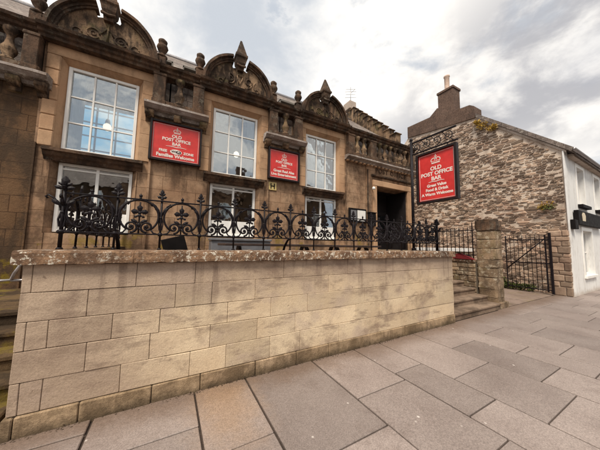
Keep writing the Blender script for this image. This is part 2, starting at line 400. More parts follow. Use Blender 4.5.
def pave_mat():
    mt, nt, p = new_mat('pavement_flags')
    pos = nt.new('ShaderNodeNewGeometry').outputs['Position']
    at = nt.new('ShaderNodeAttribute', attribute_name='tone')
    col = nt.mix(nt.step(nt.noise(pos, .9, 5, .6), .35, .65), (.215, .172, .153), (.268, .219, .196))
    col = nt.mix(1.0, col, nt.gray(nt.math('MULTIPLY_ADD', at.outputs['Fac'], .32, .84)), 'MULTIPLY')
    # damp dirt that gathers along the foot of the wall
    sep = nt.new('ShaderNodeSeparateXYZ'); nt.l.new(pos, sep.inputs[0])
    yy = nt.math('ADD', sep.outputs[1], nt.math('MULTIPLY', nt.math('SUBTRACT', nt.noise(pos, 2.2, 6, .7), .5), .55))
    col = nt.mix(nt.step(yy, -.45, -.02, 0, .7), col, (.135, .085, .055))
    col = nt.mix(nt.step(nt.noise(nt.vadd(pos, (4, 4, 4)), 3.2, 7, .7), .5, .72, 0, .4), col, (.15, .112, .095))
    # orange-brown stain on one flag by the wall
    ds = nt.new('ShaderNodeVectorMath', operation='DISTANCE'); nt.l.new(nt.vmul(pos, (1, .55, 0)), ds.inputs[0]); ds.inputs[1].default_value = (.56, -.2, 0)
    dd = nt.math('ADD', ds.outputs['Value'], nt.math('MULTIPLY', nt.math('SUBTRACT', nt.noise(pos, 5, 5, .7), .5), .4))
    col = nt.mix(nt.step(dd, .06, .46, .6, 0), col, (.31, .20, .12))
    g = nt.noise(pos, 90, 4, .75); g2 = nt.noise(pos, 28, 6, .7)
    col = nt.mix(1.0, col, nt.gray(nt.step(g, .28, .72, .72, 1.28)), 'MULTIPLY')
    col = nt.mix(1.0, col, nt.gray(nt.step(g2, .3, .7, .9, 1.1)), 'MULTIPLY')
    vo = nt.new('ShaderNodeTexVoronoi'); nt.put(vo.inputs['Vector'], nt.vmul(pos, (1, 1, 0))); vo.inputs['Scale'].default_value = 4.3
    sel = nt.new('ShaderNodeSeparateColor'); nt.l.new(vo.outputs['Color'], sel.inputs[0])
    gum = nt.math('MULTIPLY', nt.step(vo.outputs['Distance'], .03, .075, 1, 0), nt.math('GREATER_THAN', sel.outputs[0], .55))
    col = nt.mix(nt.math('MULTIPLY', gum, .75), col, (.66, .6, .55))
    nt.put(p.inputs['Base Color'], col)
    nt.put(p.inputs['Roughness'], nt.step(g2, .3, .7, .55, .8)); p.inputs['Specular IOR Level'].default_value = .35
    nt.l.new(nt.bump(nt.math('ADD', g2, nt.math('MULTIPLY', g, .5)), .35, .008), p.inputs['Normal'])
    return mt
M['pave'] = pave_mat()
M['asphalt'] = plain('asphalt', (.055, .052, .05), .9, 0, .2, 3, .8, bscale=120)
M['path'] = stone('passage_concrete', (.20, .145, .115), (.25, .185, .15), (.10, .07, .05), stain=.6, bump=.5, grain=.25, moss=.3)
M['joint'] = plain('pavement_joint_dirt', (.045, .03, .022), 1, 0, .4, 20, .6)
M['kerb'] = stone('granite_kerb', (.30, .27, .25), (.34, .31, .29), (.16, .14, .13), stain=.4, bump=.5, grain=.25)

# ------------------------------------------------------------------ ground
struct(MB().box(-400, 400, -400, 400, -.5, -.16).build('ground', M['asphalt']))
struct(MB().box(-60, 90, -12, -4.66, -.15, -.12).build('road', M['asphalt']))
k = MB(); x = -20
while x < 40: k.box(x, x + .9, -4.66, -4.52, -.16, 0, .012, random.random()); x += .905
struct(k.build('kerb', M['kerb']))
struct(MB().box(-60, 90, -4.5, 3.0, -.14, -.022).build('pavement_bed', M['joint']))

# flags laid in strips square to the wall; strips and cross joints follow the photographed pattern
strips = [(-.51, [-.19, -.95, -1.7]), (.31, [-.53, -1.3, -2.2]), (.85, [-.89, -1.7, -2.6]), (1.76, [-1.28, -2.4]), (2.51, [-.89, -1.85, -2.9]), (3.04, [-.74, -1.56, -2.5]),
          (3.90, [-1.15, -1.94, -2.9]), (4.60, [-.67, -1.66, -2.6]), (5.10, [-1.2, -1.95, -3.0]), (5.85, [-.60, -1.53, -2.4])]
x0 = -.51
xs = [s0[0] for s0 in strips]; cuts = {s0[0]: s0[1] for s0 in strips}
x = -.51
while x > -12: x -= random.uniform(.6, .9); xs.insert(0, x)
x = 5.85
while x < 40: x += random.uniform(.6, .9); xs.append(x)
pv = MB()
for i in range(1, len(xs)):
    xl, xr = xs[i - 1], xs[i]
    cs = cuts.get(xr)
    if not cs:
        cs = []; y = -random.uniform(.3, 1.0)
        while y > -4.3: cs.append(y); y -= random.uniform(.7, 1.15)
    ytop = 0.03 if xl < 7.6 else (.9 if xl < 0 else -.02)
    if 7.3 < xl < 11.6: ytop = .06
    if xr < -1.0: ytop = .05
    if xl > 11.5: ytop = -.34
    ys = [ytop] + [c for c in cs if c < ytop - .15] + [-4.5]
    if ys[-2] > -3.6:
        y = ys[-2] - random.uniform(.8, 1.0); ex = []
        while y > -4.2: ex.append(y); y -= random.uniform(.8, 1.0)
        ys = ys[:-1] + ex + [-4.5]
    for j in range(len(ys) - 1):
        g_ = random.choice((.006, .0075, .010)); dz = random.uniform(-.003, .001)
        pv.box(xl + g_ * 1.25, xr - g_ * 1.25, ys[j + 1] + g_ * .8, ys[j] - g_ * .8, -.05, dz, .006, random.random())
struct(pv.build('pavement', M['pave']))
struct(MB().box(8.0, 12.2, .07, 9, -.03, .006).build('passage_path', M['path']))

# terrace behind the retaining wall
struct(MB().box(-1.04, 5.27, .28, 3.0, -.1, .80).box(5.275, 7.5, 1.2, 3.0, -.1, .798).build('terrace', M['step']))

# ------------------------------------------------------------------ retaining wall
rw = thing('retaining_wall', 'pale sandstone block wall with lichen-spotted coping along the pavement, under the ironwork', 'wall')
rows = [(1.354, 1.122, [-1.05, -.99, -.79, -.27, .26, 1.32, 2.4, 3.47, 4.48, 5.27]),
        (1.122, .885, [-1.05, -.62, .08, .44, .94, 2.04, 2.69, 3.87, 4.7, 5.27]),
        (.885, .655, [-1.05, -.99, -.86, -.43, -.05, .62, 1.15, 1.69, 2.75, 3.64, 4.65, 5.27]),
        (.655, .412, [-1.05, -.60, -.12, .44, .98, 1.5, 2.56, 3.08, 3.99, 4.71, 5.27]),
        (.412, .165, [-1.05, -.99, -.86, -.34, .25, .62, 1.15, 1.58, 2.23, 2.75, 3.57, 4.43, 5.27])]
mb = MB()
for zt, zb, js in rows:
    for i in range(len(js) - 1):
        dy = random.uniform(-.002, .003)
        mb.box(js[i] + .0018, js[i + 1] - .0018, dy, .24, zb + .0018, zt - .0018, .004, random.random())
mb.jitter(.004, 5, 3, .0022)
mb.build('block_face', M['wallblock'], rw)
mb = MB(); js = [-1.07, -1.0, -.61, -.08, .36, .97, 1.52, 2.04, 2.85, 3.69, 4.5, 5.28]
for i in range(len(js) - 1): mb.box(js[i] + .003, js[i + 1] - .003, -.014 + random.uniform(-.004, .004), .24, -.04, .162, .008, random.random())
mb.jitter(.006, 6, 1); mb.build('base_course', M['wallbase'], rw)
MB().box(-1.035, 5.255, .012, .27, -.03, 1.352).build('mortar_core', M['mortar'], rw)
mb = MB(); x = -1.10
def rough_bar(mb, x0, x1, y0, y1, z0, z1, nx, seed, amp):
    sec = [(y0, z0), (y0 - .002, z0 + (z1 - z0) * .25), (y0, z0 + (z1 - z0) * .5), (y0 + .001, z0 + (z1 - z0) * .8), (y0 + .012, z1 - .004), (y0 + .04, z1), ((y0 + y1) / 2, z1 + .004), (y1 - .02, z1), (y1, z1 - .02), (y1, z0)]
    n = len(sec); vs = []; fs = []
    for i in range(nx + 1):
        xx = x0 + (x1 - x0) * i / nx
        for (y, z) in sec:
            q = Vector((xx, y, z)); d = mnoise.noise_vector(q * 9 + Vector((seed, 0, 0))) * amp + mnoise.noise_vector(q * 32) * amp * .7
            if i in (0, nx): d.x = 0
            vs.append(q + d)
    for i in range(nx):
        for j in range(n):
            j2 = (j + 1) % n; fs.append((i * n + j, i * n + j2, (i + 1) * n + j2, (i + 1) * n + j))
    fs += [tuple(range(n)), tuple(range(nx * n, nx * n + n))[::-1]]
    mb.add(vs, fs, random.random())
cj = [-1.105, -.3, .62, 1.58, 2.55, 3.4, 4.4, 5.31]
for i in range(len(cj) - 1): rough_bar(mb, cj[i] + .0015, cj[i + 1] - .0015, -.048, .30, 1.356, 1.472, int((cj[i + 1] - cj[i]) / .022), i * 3.1, .0055)
mb.build('coping', M['coping'], rw)

# ------------------------------------------------------------------ steps
st = thing('stone_steps', 'worn stone steps rising between the pale wall and the square gate pillar', 'steps')
zs = [(.05, .15), (.33, .30), (.61, .45), (.89, .60), (1.17, .75)]
for i, (y0, z1) in enumerate(zs):
    mb = MB().box(5.285, 7.5, y0 - .02, 1.6, z1 - .055, z1, .012, .5)
    mb.box(5.29, 7.49, y0, 1.6, z1 - .16, z1 - .056, .003, .4)
    mb.jitter(.006, 4, i); mb.build('step', M['step'], st)
sl = thing('stone_steps', 'dark damp mossy steps beyond the left end of the pale wall', 'steps')
for i, (y0, z1) in enumerate(zs):
    mb = MB().box(-3.2, -1.11, y0 - .02, 3.0, z1 - .055, z1, .012); mb.box(-3.19, -1.112, y0, 3.0, z1 - .16, z1 - .056, .003)
    mb.jitter(.008, 4, i + 7); mb.build('step', M['dampstep'], sl)
hr = thing('handrail', 'grey steel handrail beside the coping at the left steps', 'handrail')
MB().tube([(-1.10, .12, 1.36), (-1.17, .20, 1.27), (-1.21, .26, 1.205), (-1.30, .26, 1.20), (-2.6, .26, 1.20)], .011, 8).build('rail', M['galv'], hr)
MB().tube([(-1.06, .26, 1.20), (-1.21, .26, 1.20)], .010, 8).build('wall_bracket', M['galv'], hr)
MB().tube([(-2.6, .26, .14), (-2.6, .26, 1.2)], .012, 8).build('post', M['galv'], hr)

# cheek wall right of the steps, running back to the building, with a plain spiked railing
cw = thing('cheek_wall', 'low dark rubble wall flanking the right of the entrance steps, under plain railings', 'wall')
mb = MB(); z = .0; ri = 0
while z < 1.14:
    hh = random.uniform(.10, .17); y = .58
    while y < 3.0:
        w_ = random.uniform(.16, .38); mb.box(7.50 + random.uniform(-.012, .006), 7.72, y + .006, min(y + w_, 3.0) - .006, z + .006, min(z + hh, 1.16) - .004, .015, random.random()); y += w_
    z += hh
mb.jitter(.012, 7); mb.build('masonry', M['pillar'], cw)
MB().box(7.52, 7.70, .57, 2.99, .0, 1.15).build('mortar_core', M['mortar'], cw)
mb = MB(); rough_bar(mb, 0, 1, 0, .26, 0, .055, 30, 4, .004)
mb.v = [(7.47 + q[1], .57 + q[0] * 2.42, 1.163 + q[2]) for q in mb.v]; mb.build('coping', M['coping'], cw)
pr = thing('spiked_railing', 'plain black spiked railing on the low wall behind the gate pillar', 'railing')
mb = MB().box(7.585, 7.605, .60, 2.95, 1.33, 1.36); mb.build('rail', M['iron'], pr)
MB().box(7.585, 7.605, .60, 2.95, 2.05, 2.075).build('rail', M['iron'], pr)
y = .66; i = 0
while y < 2.95:
    tall = (i % 9 == 0); zt = 2.30 if tall else 2.17; r_ = .014 if tall else .0095
    MB().tube([(7.595, y, 1.21), (7.595, y, zt - .05), (7.595, y, zt)], [r_, r_, .002], 6).build('bar', M['iron'], pr)
    y += .118; i += 1

# ------------------------------------------------------------------ ornamental iron railing
P = .3945
ZB, ZT = .165, .53
def arc(cx, cz, r, a0, a1, n=18, ry=None):
    ry = ry or r
    return [(cx + r * math.cos(R(a0 + (a1 - a0) * i / n)), 0, cz + ry * math.sin(R(a0 + (a1 - a0) * i / n))) for i in range(n + 1)]
def spiral(cx, cz, r0, r1, a0, turns, d=1, n=22):
    return [(cx + (r0 + (r1 - r0) * i / n) * math.cos(R(a0) + d * turns * 2 * math.pi * i / n), 0, cz + (r0 + (r1 - r0) * i / n) * math.sin(R(a0) + d * turns * 2 * math.pi * i / n)) for i in range(n + 1)]
def leaf(mb, c, dx, dz, L, w):
    d = Vector((dx, 0, dz)).normalized(); q = Vector((-d.z, 0, d.x)); c = Vector(c)
    t = .007
    pts = [c, c + d * L * .35 + q * w * .8, c + d * L * .7 + q * w, c + d * L, c + d * L * .7 - q * w, c + d * L * .35 - q * w * .8]
    vs = [p + Vector((0, -t, 0)) for p in pts] + [p + Vector((0, t, 0)) for p in pts] + [c + d * L * .55 + Vector((0, -t * 2, 0)), c + d * L * .55 + Vector((0, t * 2, 0))]
    n = 6; fs = []
    for i in range(n):
        j = (i + 1) % n; fs += [(i, j, 12), (n + j, n + i, 13), (i, n + i, n + j, j)]
    mb.add(vs, fs)
def panel_mesh():
    mb = MB(); c = P / 2
    mb.tube(arc(c, .352, .172, -52, 232, 30), .0105, 6)
    mb.tube([(c - .106, 0, .216), (c - .13, 0, .18), (c - .172, 0, ZB)], .008, 6)
    mb.tube([(c + .106, 0, .216), (c + .13, 0, .18), (c + .172, 0, ZB)], .008, 6)
    for sx in (-1, 1):
        sp_ = spiral(0, 0, .062, .010, -90, 1.55, 1)
        mb.tube([(c + sx * (.072 + (-q[0] if True else 0)), 0, .240 + q[2]) for q in sp_], .0105, 6)
        mb.tube([(c + sx * .072, 0, .182), (c + sx * .035, 0, .188), (c + sx * .004, 0, .23)], .008, 6)
        mb.blob((c + sx * .072, 0, .238), (.014, .012, .014), 6, 4)
        leaf(mb, (c, 0, .275), sx * 1, .55, .085, .019)
        leaf(mb, (c, 0, .395), sx * 1, .08, .078, .027)
        leaf(mb, (c + sx * .01, 0, .36), sx * .8, -.5, .045, .012)
    mb.tube([(c, 0, ZB), (c, 0, .50)], .0075, 6)
    leaf(mb, (c, 0, .39), 0, 1, .085, .026); leaf(mb, (c, 0, .33), 0, 1, .05, .018)
    mb.blob((c, 0, .388), (.018, .014, .018), 6, 4); mb.blob((c, 0, .26), (.02, .012, .024), 6, 4)
    mb.blob((c, 0, .545), (.013, .013, .012), 6, 4); mb.blob((c, 0, .568), (.017, .014, .018), 6, 4); mb.tube([(c, 0, .575), (c, 0, .60)], [.007, .001], 5)
    return mb
def post_mesh():
    mb = MB(); mb.tube([(0, 0, 0), (0, 0, .60)], .0105, 6)
    mb.blob((0, 0, ZB), (.026, .02, .024), 6, 4); mb.blob((0, 0, .345), (.015, .014, .02), 6, 4)
    mb.tube([(0, 0, 0), (0, 0, .02)], [.022, .014], 6)
    for sx in (-1, 1):
        mb.tube([(sx * .006, 0, .36), (sx * .022, 0, .42), (sx * .055, 0, .475), (sx * .085, 0, .50), (sx * .098, 0, .482), (sx * .085, 0, .468)], .0075, 6)
        leaf(mb, (sx * .01, 0, .40), sx * .75, .9, .085, .018)
        mb.tube([(sx * .008, 0, .34), (sx * .02, 0, .28), (sx * .012, 0, .21)], .007, 5)
    return mb
def finial_mesh(big=False):
    k_ = 1.25 if big else 1.0
    mb = MB(); mb.blob((0, 0, .555), (.016, .014, .013), 6, 4)
    for sx in (-1, 1):
        leaf(mb, (0, 0, .565), sx * 1, .35, .050 * k_, .015 * k_)
        leaf(mb, (0, 0, .59), sx * .8, .75, .042 * k_, .011 * k_)
    leaf(mb, (0, 0, .57), 0, 1, .095 * k_, .019 * k_)
    mb.blob((0, 0, .60), (.015, .013, .016), 6, 4)
    return mb
me_panel = panel_mesh().build('scroll_panel', M['iron']); me_post = post_mesh().build('post', M['iron']); me_fin = finial_mesh().build('finial', M['iron']); me_big = finial_mesh(True).build('finial', M['iron'])
protos = [me_panel, me_post, me_fin, me_big]
def railing(label, loc, rz, n, stays=()):
    t = thing('ornamental_railing', label, 'railing', 'cast iron railings round the terrace', loc, rz)
    L = n * P
    MB().box(0, L, -.011, .011, ZT - .006, ZT + .008, .002).build('top_rail', M['iron'], t)
    MB().box(0, L, -.010, .010, ZB - .007, ZB + .007, .002).build('bottom_rail', M['iron'], t)
    for i in range(n + 1):
        p_ = bpy.data.objects.new('post', me_post.data); COL.objects.link(p_); p_.parent = t; p_.location = (i * P, 0, 0); p_.rotation_euler = (random.uniform(-.02, .02), random.uniform(-.008, .008), random.uniform(-.08, .08))
        if i in (0, n): p_.scale = (1.25, 1.25, 1)
        q = bpy.data.objects.new('finial', (me_big if i in (0, 1, n) else me_fin).data); COL.objects.link(q); q.parent = p_
        if i < n:
            p_ = bpy.data.objects.new('scroll_panel', me_panel.data); COL.objects.link(p_); p_.parent = t; p_.location = (i * P, 0, 0)
    for sx in stays:
        MB().tube([(sx, .01, ZB), (sx, .08, .14), (sx, .17, .06), (sx, .26, -.08), (sx, .32, -.3), (sx, .34, -.66)], [.012, .016, .019, .019, .017, .016], 6).build('stay', M['iron'], t)
    return t
railing('long black cast iron scroll railing standing on the lichened coping', (-.89, .15, 1.475), 0, 15, (1 * P + .01, 6 * P))
railing('short black scroll railing running back to the building at the left end', (-.89, .17, 1.475), R(90), 7)
railing('short black scroll railing running back beside the top of the entrance steps', (-.89 + 15 * P, .17, 1.475), R(90), 4)
for p_ in protos: bpy.data.objects.remove(p_)
# low plinth under the side railings
pw = thing('plinth_wall', 'low stone plinth under the left side railing', 'wall')
MB().box(-1.02, -.78, .31, 2.99, .6, 1.47, .01).build('masonry', M['darkwing'], pw)
pw = thing('plinth_wall', 'low stone plinth under the side railing at the entrance steps', 'wall')
MB().box(4.93, 5.25, .31, 1.8, .6, 1.47, .01).build('masonry', M['pillar'], pw)

# ------------------------------------------------------------------ the old post office
po = thing('post_office_building', 'brown sandstone post office with three round pediments, balustrades and white sash windows', 'building')
BX = [-1.335, 1.33, 3.995]                 # window bay centres
GZ, LZ, CZ0, CZ1 = -.1, 4.42, 5.22, 5.42   # ground, ledge, cornice
HW = .64                                    # half width of the window opening
def wallpart(name, mat, *boxes):
    mb = MB()
    for b_ in boxes: mb.box(*b_)
    return mb.build(name, mat, po)
# wall skins: window bays up to the cornice, sign bays up to the ledge
for c in BX:
    L_, R_ = c - .88, c + .88
    mb = MB()
    mb.box(L_, c - HW, 3.0, 3.45, GZ, 5.02).box(c + HW, R_, 3.0, 3.45, GZ, 5.02).box(L_, R_, 3.0, 3.45, 5.02, CZ0)
    mb.box(c - HW, c + HW, 3.01, 3.45, GZ, 1.70)
    mb.build('window_bay_wall', M['sandstone'], po)
    # smooth orange frame stones: jambs and head
    mb = MB()
    for k_ in range(6):
        za, zb_ = 3.26 + 1.76 * k_ / 6, 3.26 + 1.76 * (k_ + 1) / 6
        mb.box(c - HW - .20, c - HW, 2.972 - .006 * (c < 0), 3.16, za + .002, zb_ - .002, .016 if c < 0 else .006).box(c + HW, c + HW + .20, 2.975, 3.16, za + .001, zb_ - .001, .004)
    mb.box(c - HW - .20, c + HW + .20, 2.972, 3.16, 5.022, 5.215, .006)
    mb.build('architrave', M['orange'], po)
    # splayed head
    mb = MB(); mb.add([(c - HW, 2.99, 5.02), (c + HW, 2.99, 5.02), (c + HW - .05, 3.13, 4.92), (c - HW + .05, 3.13, 4.92), (c - HW, 3.16, 5.03), (c + HW, 3.16, 5.03)],
                      [(0, 1, 2, 3), (3, 2, 5, 4), (0, 4, 5, 1), (0, 3, 4), (1, 5, 2)])
    mb.build('splayed_lintel', M['orange'], po)
    for (z0, z1) in ((3.25, 4.93), (1.70, 3.03)):
        for sx in (-1, 1):
            MB().prism([(c + sx * (HW + .01), 2.985), (c + sx * .562, 3.13), (c + sx * .562, 3.30), (c + sx * (HW + .01), 3.30)], z0, z1 + (.08 if z0 > 3 else 0), 'z').build('splayed_jamb', M['orange'] if z0 > 3 else M['sandstone'], po)
    # moulded sill between upper and lower window
    sec = [(3.12, 3.02), (3.0, 3.02), (2.97, 3.07), (2.93, 3.10), (2.90, 3.16), (2.86, 3.17), (2.86, 3.225), (2.98, 3.245), (3.12, 3.25)]
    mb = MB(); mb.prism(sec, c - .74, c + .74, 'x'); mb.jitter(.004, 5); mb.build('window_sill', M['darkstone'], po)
    # flat pilaster strips at the bay edges
    wallpart('pilaster', M['sandstone'], (c + .84, c + .88, 2.95, 2.999, GZ, CZ0))
sign_bays = [(-3.1, BX[0] - .88, M['darkwing']), (BX[0] + .88, BX[1] - .88, M['sandstone']), (BX[1] + .88, BX[2] - .88, M['sandstone'])]
for i, (xa, xb, mt) in enumerate(sign_bays):
    MB().box(xa, xb, 3.004, 3.45, GZ, LZ).build('sign_bay_wall', mt, po)
# darker wing left of the first window
MB().box(-6, -3.1, 3.0, 3.45, GZ, LZ).box(-2.20, BX[0] - HW - .205, 2.965, 3.0, GZ, 3.3).build('wing_wall', M['darkwing'], po)
def dentil_ledge(xa, xb, nd):
    sec = [(2.96, 4.36), (2.90, 4.37), (2.87, 4.41), (2.78, 4.43), (2.76, 4.44), (2.76, 4.485), (2.80, 4.50), (3.10, 4.53), (3.2, 4.53), (3.2, 4.36)]
    mb = MB(); n = 24
    for i in range(n): mb.prism(sec, xa + (xb - xa) * i / n, xa + (xb - xa) * (i + 1) / n, 'x')
    mb.jitter(.007, 6, xa); o = mb.build('ledge', M['ledge'], po)
    for i in range(nd):
        x = xa + .08 + (xb - xa - .16) * i / (nd - 1)
        MB().box(x - .045, x + .045, 2.87, 2.96, 4.315, 4.368, .008).build('dentil', M['orange'], o)
def ledge(xa, xb, ncons, mat=M['ledge']):
    sec = [(3.0, 4.30), (2.93, 4.30), (2.90, 4.36), (2.80, 4.38), (2.74, 4.43), (2.72, 4.44), (2.72, 4.485), (2.76, 4.50), (3.10, 4.53), (3.2, 4.53), (3.2, 4.30)]
    mb = MB(); n = max(2, int((xb - xa) / .15))
    for i in range(n): mb.prism(sec, xa + (xb - xa) * i / n, xa + (xb - xa) * (i + 1) / n, 'x')
    mb.jitter(.007, 6, xa)
    o = mb.build('ledge', mat, po)
    for i in range(ncons):
        x = xa + .1 + (xb - xa - .2) * i / max(1, ncons - 1)
        mb = MB(); sc = [(3.0, 4.12), (2.955, 4.14), (2.93, 4.19), (2.86, 4.22), (2.81, 4.28), (2.81, 4.345), (3.0, 4.345)]
        mb.prism(sc, x - .075, x + .075, 'x', smooth=False); mb.tube([(x - .08, 2.85, 4.30), (x + .08, 2.85, 4.30)], .045, 10)
        mb.build('console', M['carved'], o)
    return o
ledge(-6, BX[0] - .72, 12, M['ledge']); ledge(-.63, .62, 3); ledge(2.03, 3.27, 3)

def baluster_prof(z0, z1, r):
    k_ = z1 - z0
    return [(r * .95, z0), (r * .95, z0 + .08 * k_), (r * .55, z0 + .14 * k_), (r * .95, z0 + .30 * k_), (r * 1.0, z0 + .38 * k_), (r * .6, z0 + .52 * k_), (r * .42, z0 + .68 * k_), (r * .45, z0 + .78 * k_), (r * .8, z0 + .86 * k_), (r * .95, z0 + .92 * k_), (r * .95, z1)]
def baluster(x, y=2.94, z0=4.62, z1=CZ0, r=.105):
    return MB().lathe(baluster_prof(z0, z1, r), (x, y, 0), 12).build('baluster', M['carved'], po)
def pier(x, w_=.115, urn=True, z0=4.52):
    mb = MB().box(x - w_, x + w_, 2.83, 3.06, z0, CZ0 + .005, .01); mb.box(x - w_ - .015, x + w_ + .015, 2.815, 3.07, z0, z0 + .10, .01)
    mb.box(x - w_ - .012, x + w_ + .012, 2.818, 3.07, CZ0 - .06, CZ0 + .003, .01); mb.jitter(.004, 8, x)
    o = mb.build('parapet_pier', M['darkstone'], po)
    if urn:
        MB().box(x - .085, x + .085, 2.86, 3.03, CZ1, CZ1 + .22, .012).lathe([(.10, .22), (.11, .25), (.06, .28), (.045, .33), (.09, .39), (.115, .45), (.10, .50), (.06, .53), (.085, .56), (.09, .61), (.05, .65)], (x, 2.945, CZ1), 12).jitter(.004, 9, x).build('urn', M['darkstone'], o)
    return o
# cornice running along the whole front
def cornice(xa, xb, proj=0, n=None):
    sec = [(3.12, CZ0), (2.90, CZ0), (2.89, CZ0 + .05), (2.85, CZ0 + .07), (2.84, CZ0 + .12), (2.78, CZ0 + .14), (2.76, CZ0 + .19), (2.78, CZ1), (3.12, CZ1 + .02)]
    sec = [(y - proj, z) for y, z in sec]; sec[0] = (3.12, sec[0][1]); sec[-1] = (3.12, sec[-1][1])
    mb = MB(); n = n or max(2, int((xb - xa) / .2))
    for i in range(n): mb.prism(sec, xa + (xb - xa) * i / n, xa + (xb - xa) * (i + 1) / n, 'x')
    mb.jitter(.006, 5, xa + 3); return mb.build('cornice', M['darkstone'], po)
cornice(-6, -2.265); cornice(-.405, .40); cornice(2.26, 3.065); cornice(4.925, 8.3)
for c in BX: cornice(c - .93, c + .93, .05)
for x in (-.39, .39, 2.27, 3.05): pier(x)
pier(-2.33, .10, True)
for x in (-3.6, -5.0): pier(x, .115, False)
for x in (-2.62, -2.95, -3.28, 0.0, 2.66): baluster(x)
for xa, xb in ((-6, -2.2), (-.5, .5), (2.16, 3.16)):
    wallpart('parapet_kerb', M['darkstone'], (xa, xb, 2.84, 3.05, 4.535, 4.62))

# round pediments
def pediment(c, sc=1.0, relief=True):
    yb, yf = 3.02, 2.86
    ro, ri = .865 * sc, .74 * sc; cz = CZ1 + .015
    gap = 13.5
    o_ = None
    # tympanum with a dipped, scalloped crown between the broken arch ends
    pts = []
    for i in range(41):
        t = 180 * i / 40; r_ = ri + .02
        d = abs(t - 90)
        x = r_ * math.cos(R(t)); z = r_ * math.sin(R(t))
        if d < 17: z = (ri + .02) * (.80 + .04 * math.cos(R(d * 10)))
        pts.append((c + x, cz + z))
    mb = MB(); mb.prism(pts, 2.93, yb); ty = mb.build('tympanum', M['carved'], po)
    # broken arch mouldings
    for a0, a1 in ((0, 90 - gap), (90 + gap, 180)):
        mb = MB(); n = 16
        for (r0, r1, y0) in ((ri, ri + .04, 2.89), (ri + .041, ro - .035, 2.865), (ro - .034, ro + .02, 2.80)):
            A = [(c + r0 * math.cos(R(a0 + (a1 - a0) * i / n)), cz + r0 * math.sin(R(a0 + (a1 - a0) * i / n))) for i in range(n + 1)]
            B = [(c + r1 * math.cos(R(a0 + (a1 - a0) * i / n)), cz + r1 * math.sin(R(a0 + (a1 - a0) * i / n))) for i in range(n + 1)]
            mb.strip(A, B, y0, yb + .03)
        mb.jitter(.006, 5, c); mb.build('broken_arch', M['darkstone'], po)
    # centre block with pyramid finial
    zb = cz + ri * .80
    mb = MB().lathe([(.075, zb - .06), (.09, zb + .08), (.115, zb + .14), (.125, zb + .20), (.13, zb + .26), (.155, zb + .29), (.155, zb + .34), (.135, zb + .36), (.02, zb + .80 * sc), (.0, zb + .81 * sc)], (c, 2.93, 0), sq=True)
    mb.tube([(c - .11, 2.84, zb + .07), (c, 2.82, zb + .03), (c + .11, 2.84, zb + .07)], .03, 6); mb.jitter(.006, 8)
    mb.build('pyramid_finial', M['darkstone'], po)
    # carved relief
    mb = MB(); y_ = 2.925
    def rel(pts, r_=.016): mb.tube([(c + p[0], y_, cz + p[1]) for p in pts], r_ * (1.15 if relief else .8), 6)
    circ = lambda x, z, r, a0=0, a1=360, n=18: [(x + r * math.cos(R(a0 + (a1 - a0) * i / n)), z + r * math.sin(R(a0 + (a1 - a0) * i / n))) for i in range(n + 1)]
    if relief:
        rel([(-.26, .15), (-.26, .42)], .02); rel(circ(-.26, .285, .135, -90, 90), .02); rel(circ(-.23, .285, .06), .014)
        rel([(-.07, .40), (.0, .18), (.08, .40)], .02); rel(circ(-.03, .40, .04, 0, 180), .016); rel(circ(.05, .40, .04, 0, 180), .016)
        rel(circ(.24, .33, .08), .018); rel([(.32, .33), (.29, .20), (.2, .14)], .018); rel(circ(.20, .18, .05, -180, 60), .014)
        for sx in (-1, 1): rel(circ(sx * .46, .14, .06, 0, 300), .012); rel([(sx * .40, .16), (sx * .36, .28), (sx * .42, .40)], .012)
    else:
        for sx in (-1, 1):
            rel(circ(sx * .22, .22, .10, 0, 330), .018); rel(circ(sx * .22, .22, .04), .012); rel([(sx * .10, .26), (0, .42), (sx * .02, .5)], .018); rel(circ(sx * .46, .15, .07, 0, 300), .014)
        rel([(0, .08), (0, .5)], .022)
    mb.build('carved_relief', M['carved'], ty)
    for sx in (-1, 1):                       # small scrolled shoulder blocks
        MB().box(c + sx * .90 - .05, c + sx * .90 + .05, 2.84, 3.0, cz, cz + .12, .01).blob((c + sx * .90, 2.92, cz + .17), (.06, .06, .06)).build('scroll_block', M['darkstone'], po)
pediment(BX[0], 1.0, False); pediment(BX[1], 1.0, True); pediment(BX[2], .96, False)

